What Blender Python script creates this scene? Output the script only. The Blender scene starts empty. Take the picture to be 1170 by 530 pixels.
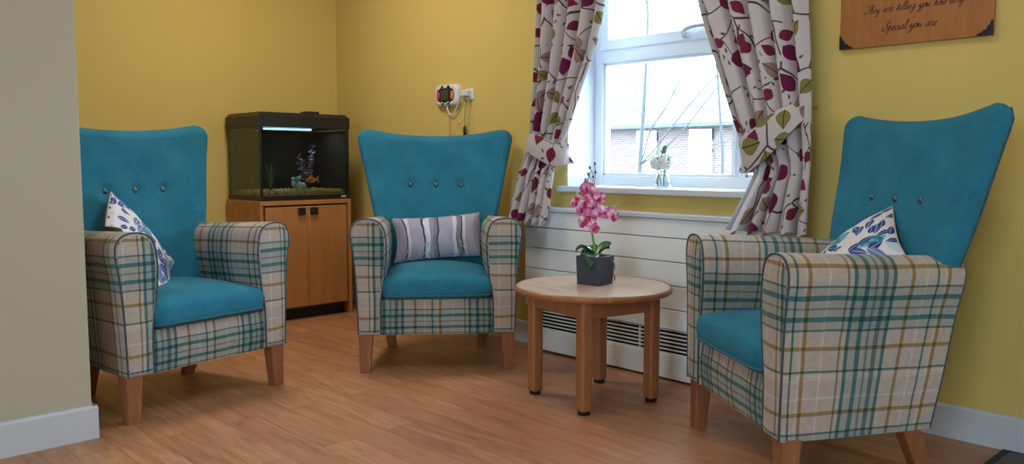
import bpy, math, random
from mathutils import Vector, Matrix, Euler
C = bpy.context.scene
col = C.collection
PI = math.pi
random.seed(7)

# ------------------------------------------------------------------ camera, world, light, exposure
RX_ = 8.6
A_YAW = math.atan2(900, 946); A_PIT = math.atan2(81, 943)
CAM = Vector((4.878, -3.017, 0.95))
fw = Vector((-math.cos(A_YAW), math.sin(A_YAW), 0)); rt = Vector((math.sin(A_YAW), math.cos(A_YAW), 0)); up = Vector((0, 0, 1))
F_ = fw*math.cos(A_PIT) - up*math.sin(A_PIT); U_ = up*math.cos(A_PIT) + fw*math.sin(A_PIT)
cd = bpy.data.cameras.new('camera'); cam = bpy.data.objects.new('camera', cd); col.objects.link(cam)
m3 = Matrix((rt, U_, -F_)).transposed()
cam.matrix_world = Matrix.Translation(CAM) @ m3.to_4x4()
cd.sensor_width = 36; cd.lens = 36*943/1170; cd.clip_start = 0.05; cd.clip_end = 200
C.camera = cam
C.view_settings.view_transform = 'Standard'; C.view_settings.look = 'None'
C.view_settings.exposure = 0.0; C.view_settings.gamma = 1.0; C.view_settings.use_curve_mapping = False

SKY = 20.0            # overcast sky brightness
FILL_PANEL = 7            # added unseen ceiling fill panels (W each)
w = bpy.data.worlds.new('overcast_sky'); C.world = w; w.use_nodes = True
nt = w.node_tree; nt.nodes.clear()
wo = nt.nodes.new('ShaderNodeOutputWorld'); bg = nt.nodes.new('ShaderNodeBackground')
tc = nt.nodes.new('ShaderNodeTexCoord'); sx = nt.nodes.new('ShaderNodeSeparateXYZ'); rp = nt.nodes.new('ShaderNodeValToRGB')
nt.links.new(tc.outputs['Generated'], sx.inputs[0]); nt.links.new(sx.outputs['Z'], rp.inputs[0])
rp.color_ramp.elements[0].position = 0.0; rp.color_ramp.elements[0].color = (0.66, 0.85, 1.0, 1)
rp.color_ramp.elements[1].position = 0.8; rp.color_ramp.elements[1].color = (0.60, 0.80, 1.0, 1)
nt.links.new(rp.outputs[0], bg.inputs[0]); bg.inputs[1].default_value = SKY
nt.links.new(bg.outputs[0], wo.inputs[0])

def area(name, loc, target, sx_, sy_, power, color, portal=False):
    l = bpy.data.lights.new(name, 'AREA'); l.shape = 'RECTANGLE'; l.size = sx_; l.size_y = sy_
    l.energy = power; l.color = color
    if portal: l.cycles.is_portal = True
    o = bpy.data.objects.new(name, l); col.objects.link(o); o.location = loc
    d = Vector(target) - Vector(loc)
    o.rotation_euler = d.to_track_quat('-Z', 'Y').to_euler()
    return o
# the seating window is an opening onto the sky: a portal guides its daylight
area('window_portal', (2.635, 0.26, 1.55), (2.635, -1, 1.55), 1.07, 1.5, 1, (1, 1, 1), True)
# unseen windows added for fill daylight, in the right-hand wall and behind the camera
area('added_rear_window_portal', (5.2, -6.34, 1.6), (5.2, 0, 1.6), 1.5, 1.2, 1, (1, 1, 1), True)
area('added_side_window_portal', (RX_+.14, -2.3, 1.6), (0, -2.3, 1.6), 1.1, 1.2, 1, (1, 1, 1), True)

# ------------------------------------------------------------------ helpers: objects
def tag(o, label=None, cat=None, group=None, kind=None):
    if label: o['label'] = label
    if cat: o['category'] = cat
    if group: o['group'] = group
    if kind: o['kind'] = kind
    return o
def empty(name, loc=(0, 0, 0), rz=0, label=None, cat=None, group=None, kind=None):
    o = bpy.data.objects.new(name, None); col.objects.link(o); o.empty_display_size = .1
    o.location = loc; o.rotation_euler = (0, 0, rz)
    return tag(o, label, cat, group, kind)
def copy_tree(o, parent=None):
    c = o.copy(); col.objects.link(c); c.parent = parent
    for ch in list(o.children): copy_tree(ch, c)
    return c

class MB:
    def __init__(s): s.v = []; s.f = []; s.uv = []; s.sm = []; s.mi = []
    def add(s, verts, faces, uvs=None, smooth=True, mi=0):
        b = len(s.v); s.v += [tuple(p) for p in verts]
        for k, f in enumerate(faces):
            s.f.append([b+i for i in f]); s.uv.append(uvs[k] if uvs else None); s.sm.append(smooth); s.mi.append(mi)
    def grid(s, P, uv=None, cu=False, cv=False, smooth=True, mi=0):
        n = len(P); m = len(P[0]); V = [p for r in P for p in r]; Fs = []; Us = []
        for i in range(n if cu else n-1):
            for j in range(m if cv else m-1):
                i2 = (i+1) % n; j2 = (j+1) % m
                Fs.append([i*m+j, i2*m+j, i2*m+j2, i*m+j2])
                if uv: Us.append([uv(i, j), uv(i+1, j), uv(i+1, j+1), uv(i, j+1)])
        s.add(V, Fs, Us if uv else None, smooth, mi)
    def fan(s, loop, uvf=None, bulge=(0, 0, 0), flip=False, smooth=False, mi=0):
        n = len(loop); c = sum((Vector(p) for p in loop), Vector())/n + Vector(bulge)
        V = [c]+list(loop); Fs = []
        for i in range(n):
            a, b = 1+i, 1+(i+1) % n
            Fs.append([0, b, a] if flip else [0, a, b])
        s.add(V, Fs, [[uvf(V[i]) for i in f] for f in Fs] if uvf else None, smooth, mi)
    def box(s, c, d, rot=None, mi=0, taper=1.0):
        c = Vector(c); hx, hy, hz = d[0]/2, d[1]/2, d[2]/2
        V = []
        for z in (-1, 1):
            k = taper if z < 0 else 1.0
            for x, y in ((-1, -1), (1, -1), (1, 1), (-1, 1)):
                p = Vector((x*hx*k, y*hy*k, z*hz))
                if rot: p = rot @ p
                V.append(c+p)
        Fs = [[3, 2, 1, 0], [4, 5, 6, 7], [0, 1, 5, 4], [1, 2, 6, 5], [2, 3, 7, 6], [3, 0, 4, 7]]
        us = []
        for f in Fs:
            e = V[f[1]]-V[f[0]]; g = V[f[3]]-V[f[0]]
            us.append([(0, 0), (e.length, 0), (e.length, g.length), (0, g.length)])
        s.add(V, Fs, us, False, mi)
    def prism(s, base, top, smooth=False, mi=0):
        n = len(base); V = list(base)+list(top)
        Fs = [list(range(n))[::-1], list(range(n, 2*n))]
        s.add(V, Fs, None, False, mi)
        s.add(V, [[i, (i+1) % n, n+(i+1) % n, n+i] for i in range(n)], None, smooth, mi)
    def tube(s, pts, r, n=8, caps=True, mi=0, closed=False, uscale=None):
        pts = [Vector(p) for p in pts]; k = len(pts); rr = r if isinstance(r, (list, tuple)) else [r]*k
        rings = []; prev = None
        for i, p in enumerate(pts):
            if closed: t = pts[(i+1) % k]-pts[(i-1) % k]
            else: t = pts[min(i+1, k-1)]-pts[max(i-1, 0)]
            if t.length < 1e-9: t = Vector((0, 0, 1))
            t.normalize()
            if prev is None:
                a = t.orthogonal().normalized()
            else:
                a = prev - t*prev.dot(t)
                if a.length < 1e-6: a = t.orthogonal()
                a.normalize()
            prev = a; b = t.cross(a)
            rings.append([p+(a*math.cos(2*PI*q/n)+b*math.sin(2*PI*q/n))*rr[i] for q in range(n)])
        s.grid(rings, None, closed, True, True, mi)
        if caps and not closed:
            s.add(rings[0], [list(range(n))[::-1]], None, False, mi); s.add(rings[-1], [list(range(n))], None, False, mi)
    def lathe(s, prof, n=24, c=(0, 0, 0), mi=0, M=None):
        c = Vector(c)
        rings = []
        for r, z in prof:
            rings.append([(M @ Vector((r*math.cos(2*PI*q/n), r*math.sin(2*PI*q/n), z)) if M else Vector((r*math.cos(2*PI*q/n), r*math.sin(2*PI*q/n), z)))+c for q in range(n)])
        s.grid(rings, None, False, True, True, mi)
        s.add(rings[0], [list(range(n))[::-1]], None, False, mi); s.add(rings[-1], [list(range(n))], None, False, mi)
    def ball(s, c, r, n=12, m=8, rot=None, mi=0):
        c = Vector(c); r = r if isinstance(r, (tuple, list)) else (r, r, r)
        rings = []
        for i in range(m+1):
            th = PI*(i+.02*(i == 0)-.02*(i == m))/m
            ring = []
            for q in range(n):
                p = Vector((r[0]*math.sin(th)*math.cos(2*PI*q/n), r[1]*math.sin(th)*math.sin(2*PI*q/n), -r[2]*math.cos(th)))
                if rot: p = rot @ p
                ring.append(c+p)
            rings.append(ring)
        s.grid(rings, None, False, True, True, mi)
        s.add(rings[0], [list(range(n))[::-1]], None, True, mi); s.add(rings[-1], [list(range(n))], None, True, mi)
    def build(s, name, mats, parent=None, bevel=0, segs=2, subsurf=0, loc=None, rot=None):
        me = bpy.data.meshes.new(name); me.from_pydata([tuple(p) for p in s.v], [], s.f)
        for mt in (mats if isinstance(mats, (list, tuple)) else [mats]): me.materials.append(mt)
        ul = me.uv_layers.new(name='UVMap')
        li = 0
        for k, f in enumerate(s.f):
            u = s.uv[k]
            for q in range(len(f)):
                if u: ul.data[li].uv = u[q]
                else:
                    p = s.v[f[q]]; ul.data[li].uv = (p[0]+p[1]*.37, p[2]+p[1]*.21)
                li += 1
        me.polygons.foreach_set('use_smooth', s.sm); me.polygons.foreach_set('material_index', s.mi)
        me.update(); me.validate()
        o = bpy.data.objects.new(name, me); col.objects.link(o)
        if parent: o.parent = parent
        if loc is not None: o.location = loc
        if rot is not None: o.rotation_euler = rot
        if bevel:
            b = o.modifiers.new('bevel', 'BEVEL'); b.width = bevel; b.segments = segs; b.limit_method = 'ANGLE'; b.angle_limit = math.radians(40)
        if subsurf:
            b = o.modifiers.new('sub', 'SUBSURF'); b.levels = subsurf; b.render_levels = subsurf
        return o
def lerp(a, b, t): return a+(b-a)*t
def sstep(x, a, b):
    t = min(1, max(0, (x-a)/(b-a))); return t*t*(3-2*t)
def interp(tab, x):
    if x <= tab[0][0]: return tab[0][1]
    for (x0, y0), (x1, y1) in zip(tab, tab[1:]):
        if x <= x1: return y0+(y1-y0)*(x-x0)/(x1-x0)
    return tab[-1][1]
def spline(tab, x):
    n = len(tab)
    if x <= tab[0][0]: return tab[0][1]
    if x >= tab[-1][0]: return tab[-1][1]
    for i in range(n-1):
        if x <= tab[i+1][0]:
            x0, y0 = tab[i]; x1, y1 = tab[i+1]; h = x1-x0
            m0 = (y1-tab[i-1][1])/(x1-tab[i-1][0]) if i > 0 else (y1-y0)/h
            m1 = (tab[i+2][1]-y0)/(tab[i+2][0]-x0) if i < n-2 else (y1-y0)/h
            t = (x-x0)/h
            return (2*t**3-3*t**2+1)*y0+(t**3-2*t**2+t)*h*m0+(-2*t**3+3*t**2)*y1+(t**3-t**2)*h*m1
def catmull(pts, k=6, closed=False):
    P = [Vector(p) for p in pts]; n = len(P); out = []
    for i in range(n if closed else n-1):
        p0 = P[(i-1) % n] if closed or i > 0 else P[0]; p1 = P[i]; p2 = P[(i+1) % n]; p3 = P[(i+2) % n] if closed or i < n-2 else P[-1]
        for q in range(k):
            t = q/k
            out.append(.5*((2*p1)+(p2-p0)*t+(2*p0-5*p1+4*p2-p3)*t*t+(3*p1-p0-3*p2+p3)*t**3))
    if not closed: out.append(P[-1])
    return out

# ------------------------------------------------------------------ helpers: materials
class NG:
    def __init__(s, name):
        s.m = bpy.data.materials.new(name); s.m.use_nodes = True; s.t = s.m.node_tree; s.t.nodes.clear()
        s.out = s.t.nodes.new('ShaderNodeOutputMaterial'); s.b = s.t.nodes.new('ShaderNodeBsdfPrincipled')
        s.t.links.new(s.b.outputs[0], s.out.inputs[0]); s.c = s.t.nodes.new('ShaderNodeTexCoord')
    def n(s, ty, **kw):
        nd = s.t.nodes.new(ty)
        for k, v in kw.items(): setattr(nd, k, v)
        return nd
    def put(s, sock, v):
        if isinstance(v, (int, float)): sock.default_value = v
        elif isinstance(v, (tuple, list)): sock.default_value = v
        else: s.t.links.new(v, sock)
    def math(s, op, a, b=0.0, c=0.0):
        nd = s.n('ShaderNodeMath', operation=op); s.put(nd.inputs[0], a); s.put(nd.inputs[1], b); s.put(nd.inputs[2], c); return nd.outputs[0]
    def vmath(s, op, a, b=(0, 0, 0)):
        nd = s.n('ShaderNodeVectorMath', operation=op); s.put(nd.inputs[0], a); s.put(nd.inputs[1], b); return nd.outputs[0]
    def mapping(s, src, scale=(1, 1, 1), loc=(0, 0, 0), rot=(0, 0, 0)):
        nd = s.n('ShaderNodeMapping'); s.put(nd.inputs['Vector'], src); nd.inputs['Scale'].default_value = scale
        nd.inputs['Location'].default_value = loc; nd.inputs['Rotation'].default_value = rot; return nd.outputs[0]
    def noise(s, src, scale, detail=3, rough=.5, dist=0):
        nd = s.n('ShaderNodeTexNoise'); s.put(nd.inputs['Vector'], src); nd.inputs['Scale'].default_value = scale
        nd.inputs['Detail'].default_value = detail; nd.inputs['Roughness'].default_value = rough; nd.inputs['Distortion'].default_value = dist
        return nd
    def ramp(s, fac, stops, const=False):
        nd = s.n('ShaderNodeValToRGB'); cr = nd.color_ramp
        cr.interpolation = 'CONSTANT' if const else 'LINEAR'
        while len(cr.elements) < len(stops): cr.elements.new(1.0)
        for e, (p, c) in zip(cr.elements, stops): e.position = p; e.color = (c[0], c[1], c[2], 1)
        s.put(nd.inputs[0], fac); return nd.outputs[0]
    def mix(s, fac, a, b, mode='MIX'):
        nd = s.n('ShaderNodeMix', data_type='RGBA', blend_type=mode); s.put(nd.inputs[0], fac)
        for sk, v in ((nd.inputs[6], a), (nd.inputs[7], b)):
            if isinstance(v, (tuple, list)): sk.default_value = (v[0], v[1], v[2], 1)
            else: s.t.links.new(v, sk)
        return nd.outputs[2]
    def bump(s, h, strength=.3, dist=.002):
        nd = s.n('ShaderNodeBump'); nd.inputs['Strength'].default_value = strength; nd.inputs['Distance'].default_value = dist
        s.put(nd.inputs['Height'], h); s.t.links.new(nd.outputs[0], s.b.inputs['Normal'])
    def fin(s, color=None, rough=.5, metal=0, spec=.5, sheen=0):
        if color is not None: s.put(s.b.inputs['Base Color'], color if not isinstance(color, tuple) else (*color, 1))
        s.put(s.b.inputs['Roughness'], rough); s.b.inputs['Metallic'].default_value = metal
        s.b.inputs['Specular IOR Level'].default_value = spec
        if sheen: s.b.inputs['Sheen Weight'].default_value = sheen
        return s.m
    @property
    def uv(s): return s.c.outputs['UV']
    @property
    def ob(s): return s.c.outputs['Object']

def plain(name, c, rough=.5, metal=0, spec=.5, var=.06, scale=8, bump=0):
    g = NG(name); n = g.noise(g.ob, scale, 4)
    colr = g.mix(n.outputs[0], tuple(x*(1-var) for x in c), tuple(min(1, x*(1+var)) for x in c))
    if bump: g.bump(n.outputs[0], bump, .002)
    return g.fin(colr, rough, metal, spec)
def wallmat(name, c, var=.03):
    g = NG(name); n = g.noise(g.ob, 1.3, 3); n2 = g.noise(g.ob, 260, 2)
    colr = g.mix(n.outputs[0], tuple(x*(1-var) for x in c), tuple(x*(1+var) for x in c))
    g.bump(n2.outputs[0], .12, .0015); return g.fin(colr, .75, 0, .25)
def wood(name, a, b, axis='Z', rough=.4, s=1.0, spec=.4):
    g = NG(name); sc = {'X': (1.2, 14, 14), 'Y': (14, 1.2, 14), 'Z': (14, 14, 1.2)}[axis]
    mp = g.mapping(g.ob, tuple(x*s for x in sc)); n = g.noise(mp, 2.2, 5, .6, .6); n2 = g.noise(mp, 9, 3, .6)
    f = g.math('ADD', g.math('MULTIPLY', n.outputs[0], .7), g.math('MULTIPLY', n2.outputs[0], .3))
    c = g.ramp(f, [(.3, a), (.7, b)])
    g.bump(n2.outputs[0], .08, .001); return g.fin(c, rough, 0, spec)
def fabric(name, a, b, scale=420):
    g = NG(name); n = g.noise(g.ob, 9, 3); w1 = g.noise(g.mapping(g.ob, (1, 1, .35)), scale, 2, .7); w2 = g.noise(g.ob, 120, 3, .6)
    f = g.math('ADD', g.math('MULTIPLY', n.outputs[0], .35), g.math('ADD', g.math('MULTIPLY', w1.outputs[0], .35), g.math('MULTIPLY', w2.outputs[0], .3)))
    c = g.ramp(f, [(.34, a), (.66, b)]); g.bump(w1.outputs[0], .35, .0015)
    return g.fin(c, .88, 0, .12, .03)
def plaid(name):
    g = NG(name); P = .42
    sp = g.n('ShaderNodeSeparateXYZ'); g.put(sp.inputs[0], g.uv)
    wob = g.noise(g.uv, 5, 2)
    def stripes(co, centre, bands):
        x = g.math('ADD', co, g.math('MULTIPLY', g.math('SUBTRACT', wob.outputs[0], .5), .012))
        x = g.math('FRACT', g.math('DIVIDE', g.math('ADD', x, -centre+P/2+P*8), P))
        stops = [(0, (1, 1, 1))]
        for pos, wd, c, nxt in bands:
            stops.append(((pos+P/2-wd/2)/P, c)); stops.append(((pos+P/2+wd/2)/P, nxt))
        return g.ramp(x, stops, True)
    N = (.90, .90, .90); W = (.66, .78, .79); T = (.13, .36, .42); TD = (.22, .36, .41); MU = (.56, .44, .24); WH = (1.05, 1.08, 1.12); OL = (.40, .42, .32); NV = (.34, .45, .52)
    su = stripes(sp.outputs[0], .27, [(-.195, .012, MU, N), (-.14, .006, WH, N), (-.085, .006, OL, N), (-.062, .011, T, W), (-.026, .015, T, W), (.002, .008, NV, W), (.028, .014, TD, W), (.056, .012, T, N), (.112, .011, MU, N), (.155, .007, WH, N), (.19, .006, T, N)])
    sv = stripes(sp.outputs[1], .555, [(-.195, .006, WH, N), (-.185, .007, TD, N), (-.118, .011, MU, N), (-.066, .006, TD, W), (-.034, .015, T, W), (-.004, .008, NV, W), (.026, .015, T, W), (.058, .007, TD, N), (.115, .011, MU, N), (.16, .007, WH, N)])
    c = g.mix(1.0, su, sv, 'MULTIPLY')
    c = g.mix(1.0, c, (.63, .53, .46), 'MULTIPLY')
    w1 = g.noise(g.mapping(g.uv, (1, .3, 1)), 700, 2); w2 = g.noise(g.uv, 60, 4)
    c = g.mix(.30, c, g.ramp(w1.outputs[0], [(.3, (.35, .35, .35)), (.7, (1, 1, 1))]), 'MULTIPLY')
    c = g.mix(.22, c, g.ramp(w2.outputs[0], [(.35, (.5, .5, .5)), (.65, (1, 1, 1))]), 'MULTIPLY')
    g.bump(w1.outputs[0], .3, .0012)
    return g.fin(c, .88, 0, .2, .1)
def leafmask(g, uv, scale, l, wd, rnd=.75, thresh=.25, offset=(0, 0, 0), widen=.45):
    """one randomly turned leaf per Voronoi cell: returns (mask, rib mask, random colour)"""
    mp = g.mapping(uv, (1, 1, 1), offset)
    vo = g.n('ShaderNodeTexVoronoi', voronoi_dimensions='2D'); g.put(vo.inputs['Vector'], mp)
    vo.inputs['Scale'].default_value = scale; vo.inputs['Randomness'].default_value = rnd
    rc = g.n('ShaderNodeSeparateColor'); g.put(rc.inputs[0], vo.outputs['Color'])
    d = g.vmath('SUBTRACT', mp, vo.outputs['Position'])
    vr = g.n('ShaderNodeVectorRotate', rotation_type='Z_AXIS'); g.put(vr.inputs['Vector'], d); g.put(vr.inputs['Angle'], g.math('MULTIPLY', rc.outputs[0], 6.2832))
    s2 = g.n('ShaderNodeSeparateXYZ'); g.put(s2.inputs[0], vr.outputs[0])
    sz = g.math('ADD', .75, g.math('MULTIPLY', rc.outputs[1], .45))
    x = g.math('DIVIDE', g.math('DIVIDE', s2.outputs[0], l), sz); y = g.math('DIVIDE', g.math('DIVIDE', g.math('ABSOLUTE', s2.outputs[1]), wd), sz)
    prof = g.math('MULTIPLY', g.math('SUBTRACT', 1.0, g.math('MULTIPLY', x, x)), g.math('SUBTRACT', 1.0, g.math('MULTIPLY', x, widen)))
    inside = g.math('LESS_THAN', y, prof); pres = g.math('GREATER_THAN', rc.outputs[2], thresh)
    mask = g.math('MULTIPLY', inside, pres)
    rib = g.math('MULTIPLY', mask, g.math('LESS_THAN', y, .07))
    return mask, rib, rc
def curtain_mat():
    g = NG('leaf_print_curtain_cloth')
    base = (.60, .55, .56)
    wv = g.noise(g.uv, 420, 2)
    wd = g.noise(g.uv, 6, 1)
    duv = g.vmath('ADD', g.uv, g.vmath('SCALE', wd.outputs['Color'])); duv.node.inputs[3].default_value = .0
    c = g.mix(wv.outputs[0], tuple(x*.92 for x in base), tuple(x*1.06 for x in base))
    # curling stems
    dn = g.n('ShaderNodeVectorMath', operation='SCALE'); g.put(dn.inputs[0], wd.outputs['Color']); dn.inputs[3].default_value = .12
    suv = g.vmath('ADD', g.uv, dn.outputs[0])
    ve = g.n('ShaderNodeTexVoronoi', voronoi_dimensions='2D', feature='DISTANCE_TO_EDGE'); g.put(ve.inputs['Vector'], suv); ve.inputs['Scale'].default_value = 5.0
    brk = g.noise(g.uv, 9, 1)
    st = g.math('MULTIPLY', g.math('LESS_THAN', ve.outputs['Distance'], .016), g.math('GREATER_THAN', brk.outputs[0], .38))
    c = g.mix(st, c, (.09, .06, .06))
    m, r, rc = leafmask(g, g.uv, 21, .012, .0045, .8, .68, (.31, .17, 0))
    c = g.mix(m, c, (.12, .09, .07))
    for off, th in (((0, 0, 0), .14), ((.083, .047, 0), .60)):
        m, r, rc = leafmask(g, g.uv, 9.0, .037, .025, .55, th, off)
        lc = g.ramp(rc.outputs[1], [(0, (.21, .018, .06)), (.46, (.22, .21, .06)), (.64, (.33, .22, .19)), (.82, (.16, .012, .07))], True)
        lc = g.mix(r, lc, (.05, .03, .03))
        c = g.mix(m, c, lc)
    g.bump(wv.outputs[0], .2, .001)
    m_ = g.fin(c, .9, 0, .15, .1)
    # thin cloth lets some daylight through
    tr = g.n('ShaderNodeBsdfTranslucent'); g.put(tr.inputs['Color'], c)
    mx = g.n('ShaderNodeMixShader'); mx.inputs[0].default_value = .18
    g.t.links.new(g.b.outputs[0], mx.inputs[1]); g.t.links.new(tr.outputs[0], mx.inputs[2]); g.t.links.new(mx.outputs[0], g.out.inputs[0])
    return m_
def floral_mat():
    g = NG('blue_floral_cushion_cloth'); wv = g.noise(g.uv, 500, 2)
    c = g.mix(wv.outputs[0], (.62, .62, .64), (.78, .78, .80))
    pale = g.noise(g.uv, 11, 3)
    c = g.mix(g.math('MULTIPLY', g.math('GREATER_THAN', pale.outputs[0], .60), .5), c, (.42, .52, .66))
    m, r, rc = leafmask(g, g.uv, 9, .046, .026, .6, .35, (.05, .33, 0), .1)
    rip = g.noise(g.uv, 55, 2); lc = g.ramp(rip.outputs[0], [(.42, (.02, .20, .32)), (.58, (.16, .46, .55))])
    c = g.mix(m, c, lc)
    for off, th in (((0, 0, 0), .25), ((.037, .021, 0), .5), ((.02, .051, 0), .62)):
        m, r, rc = leafmask(g, g.uv, 17, .028, .012, .6, th, off)
        lc = g.ramp(rc.outputs[1], [(0, (.035, .05, .22)), (.5, (.06, .10, .36)), (.8, (.15, .22, .45))], True)
        lc = g.mix(r, lc, (.6, .6, .65)); c = g.mix(m, c, lc)
    g.bump(wv.outputs[0], .2, .001); return g.fin(c, .85, 0, .2)
def stripe_mat():
    g = NG('lilac_birch_stripe_cloth')
    sp = g.n('ShaderNodeSeparateXYZ'); g.put(sp.inputs[0], g.uv)
    nz = g.noise(g.mapping(g.uv, (3, 2.2, 1)), 3, 2)
    x = g.math('ADD', sp.outputs[0], g.math('MULTIPLY', g.math('SUBTRACT', nz.outputs[0], .5), .045))
    G = (.33, .32, .42); G2 = (.42, .41, .53); K = (.05, .06, .15); L = (.70, .70, .80); B = (.26, .23, .27)
    c = g.ramp(g.math('FRACT', g.math('DIVIDE', g.math('ADD', x, 1.0), .40)), [(0, G), (.09, K), (.11, L), (.16, G2), (.32, K), (.34, L), (.40, G), (.44, B), (.48, K), (.50, G2), (.66, L), (.70, B), (.76, K), (.78, L), (.82, G2), (.95, G)], True)
    gr = g.noise(g.mapping(g.uv, (30, 9, 1)), 3, 4, .7)
    low = g.math('MULTIPLY', g.math('LESS_THAN', sp.outputs[1], -.03), g.math('GREATER_THAN', gr.outputs[0], .56))
    c = g.mix(low, c, (.42, .38, .34))
    c = g.mix(.25, c, g.ramp(gr.outputs[0], [(.3, (.4, .4, .4)), (.7, (1, 1, 1))]), 'MULTIPLY')
    return g.fin(c, .8, 0, .25)
def floor_mat():
    g = NG('warm_oak_plank_vinyl')
    br = g.n('ShaderNodeTexBrick'); g.put(br.inputs['Vector'], g.ob)
    br.offset = .37; br.inputs['Scale'].default_value = 1.0; br.inputs['Brick Width'].default_value = 1.25; br.inputs['Row Height'].default_value = .125
    br.inputs['Mortar Size'].default_value = .0012; br.inputs['Mortar Smooth'].default_value = 0; br.inputs['Bias'].default_value = 0
    br.inputs['Color1'].default_value = (0, 0, 0, 1); br.inputs['Color2'].default_value = (1, 1, 1, 1); br.inputs['Mortar'].default_value = (.5, .5, .5, 1)
    sh = g.n('ShaderNodeVectorMath', operation='SCALE'); g.put(sh.inputs[0], br.outputs['Color']); sh.inputs[3].default_value = 3.0
    gv = g.vmath('ADD', g.ob, sh.outputs[0])
    n1 = g.noise(g.mapping(gv, (1.1, 9, 1)), 2.4, 5, .62, 1.1); n2 = g.noise(g.mapping(gv, (5, 70, 1)), 3, 5, .7)
    f = g.math('ADD', g.math('MULTIPLY', n1.outputs[0], .60), g.math('MULTIPLY', n2.outputs[0], .40))
    c = g.ramp(f, [(.30, (.24, .090, .036)), (.47, (.46, .205, .095)), (.58, (.55, .265, .13)), (.72, (.72, .40, .22))])
    tone = g.ramp(br.outputs['Color'], [(0, (.82, .80, .80)), (1, (1.0, 1.0, 1.0))])
    c = g.mix(1.0, c, tone, 'MULTIPLY')
    c = g.mix(g.math('MULTIPLY', br.outputs['Fac'], .7), c, (.07, .03, .015))
    g.bump(n2.outputs[0], .06, .001)
    return g.fin(c, g.math('ADD', .38, g.math('MULTIPLY', n2.outputs[0], .16)), 0, .9)
def glassy(name, tint=(1, 1, 1), refl=.08):
    g = NG(name); tr = g.n('ShaderNodeBsdfTransparent'); tr.inputs[0].default_value = (*tint, 1)
    gl = g.n('ShaderNodeBsdfGlossy'); gl.inputs['Roughness'].default_value = .02
    fr = g.n('ShaderNodeFresnel'); fr.inputs[0].default_value = 1.45
    mx = g.n('ShaderNodeMixShader'); g.put(mx.inputs[0], g.math('MULTIPLY', fr.outputs[0], refl*10))
    g.t.links.new(tr.outputs[0], mx.inputs[1]); g.t.links.new(gl.outputs[0], mx.inputs[2]); g.t.links.new(mx.outputs[0], g.out.inputs[0])
    return g.m
def emit(name, c, s):
    g = NG(name); e = g.n('ShaderNodeEmission'); e.inputs[0].default_value = (*c, 1); e.inputs[1].default_value = s
    g.t.links.new(e.outputs[0], g.out.inputs[0]); return g.m

YELLOW = wallmat('yellow_wall_paint', (.635, .478, .145))
CREAM = wallmat('magnolia_wall_paint', (.48, .43, .325))
CEIL = wallmat('white_ceiling_paint', (.78, .77, .74))
WHITE = plain('white_gloss_paint', (.56, .59, .63), .35, var=.02)
UPVC = plain('white_window_plastic', (.80, .83, .86), .3, var=.02)
RADW = plain('off_white_panel_paint', (.76, .80, .81), .45, var=.02)
DARK = plain('dark_slot', (.015, .015, .016), .6)
BLACK = plain('black_plastic', (.012, .012, .014), .35, var=.1)
BLUE = fabric('teal_blue_wool', (.015, .132, .215), (.038, .235, .345))
PLAID = plaid('cream_teal_plaid_wool')
PIPE = plain('navy_teal_piping', (.035, .075, .10), .7)
LEG = wood('reddish_beech', (.22, .078, .032), (.36, .145, .062), 'Z', .38)
TABLEW = wood('table_beech', (.28, .105, .040), (.42, .18, .075), 'Z', .35)
TABLETOP = wood('table_top_laminate', (.47, .32, .23), (.59, .43, .32), 'X', .24, .8, .8)
CABW = wood('cabinet_beech', (.42, .185, .060), (.56, .27, .10), 'Z', .42)
BUTTON = plain('pewter_button', (.10, .15, .17), .25, .7)
CURT = curtain_mat(); FLORAL = floral_mat(); STRIPE = stripe_mat(); FLOORM = floor_mat()
REVERSE = plain('oatmeal_cushion_backing', (.48, .40, .31), .9)
LINING = plain('pale_curtain_lining', (.62, .64, .70), .9)

# ------------------------------------------------------------------ room shell
RX, RY, RZ = 8.6, -6.2, 2.55
def shell(name, mb, mat, **k):
    return tag(mb.build(name, mat, **k), kind='structure')
b = MB(); b.box((RX/2, RY/2, -.05), (RX+.4, -RY+.4, .1)); shell('floor', b, FLOORM)
b = MB(); b.box((RX/2, RY/2, RZ+.05), (RX+.4, -RY+.4, .1)); shell('ceiling', b, CEIL)
WX0, WX1, WZ0, WZ1 = 2.10, 3.17, .80, 2.22     # window opening in the window wall
def wall_with_hole(name, mat, axis, pos, thick, a0, a1, holes):
    """wall slab along axis ('X' or 'Y'), inner face at pos; holes = [(a,b,z0,z1)]"""
    mb = MB()
    def bx(s0, s1, z0, z1):
        if s1-s0 < 1e-4 or z1-z0 < 1e-4: return
        if axis == 'X': mb.box(((s0+s1)/2, pos+thick/2, (z0+z1)/2), (s1-s0, abs(thick), z1-z0))
        else: mb.box((pos+thick/2, (s0+s1)/2, (z0+z1)/2), (abs(thick), s1-s0, z1-z0))
    c = a0
    for h in sorted(holes):
        bx(c, h[0], 0, RZ); bx(h[0], h[1], 0, h[2]); bx(h[0], h[1], h[3], RZ); c = h[1]
    bx(c, a1, 0, RZ)
    return shell(name, mb, mat)
wall_with_hole('wall_window', YELLOW, 'X', 0, .28, -.2, RX+.2, [(WX0, WX1, WZ0, WZ1)])
b = MB(); b.box((-.1, RY/2, RZ/2), (.2, -RY, RZ)); shell('wall_left', b, YELLOW)
wall_with_hole('wall_right', YELLOW, 'Y', RX, .2, RY, 0, [(-2.85, -1.75, 1.0, 2.2)])
wall_with_hole('wall_rear', YELLOW, 'X', RY, -.2, -.2, RX+.2, [(4.45, 5.95, 1.0, 2.2)])
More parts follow.
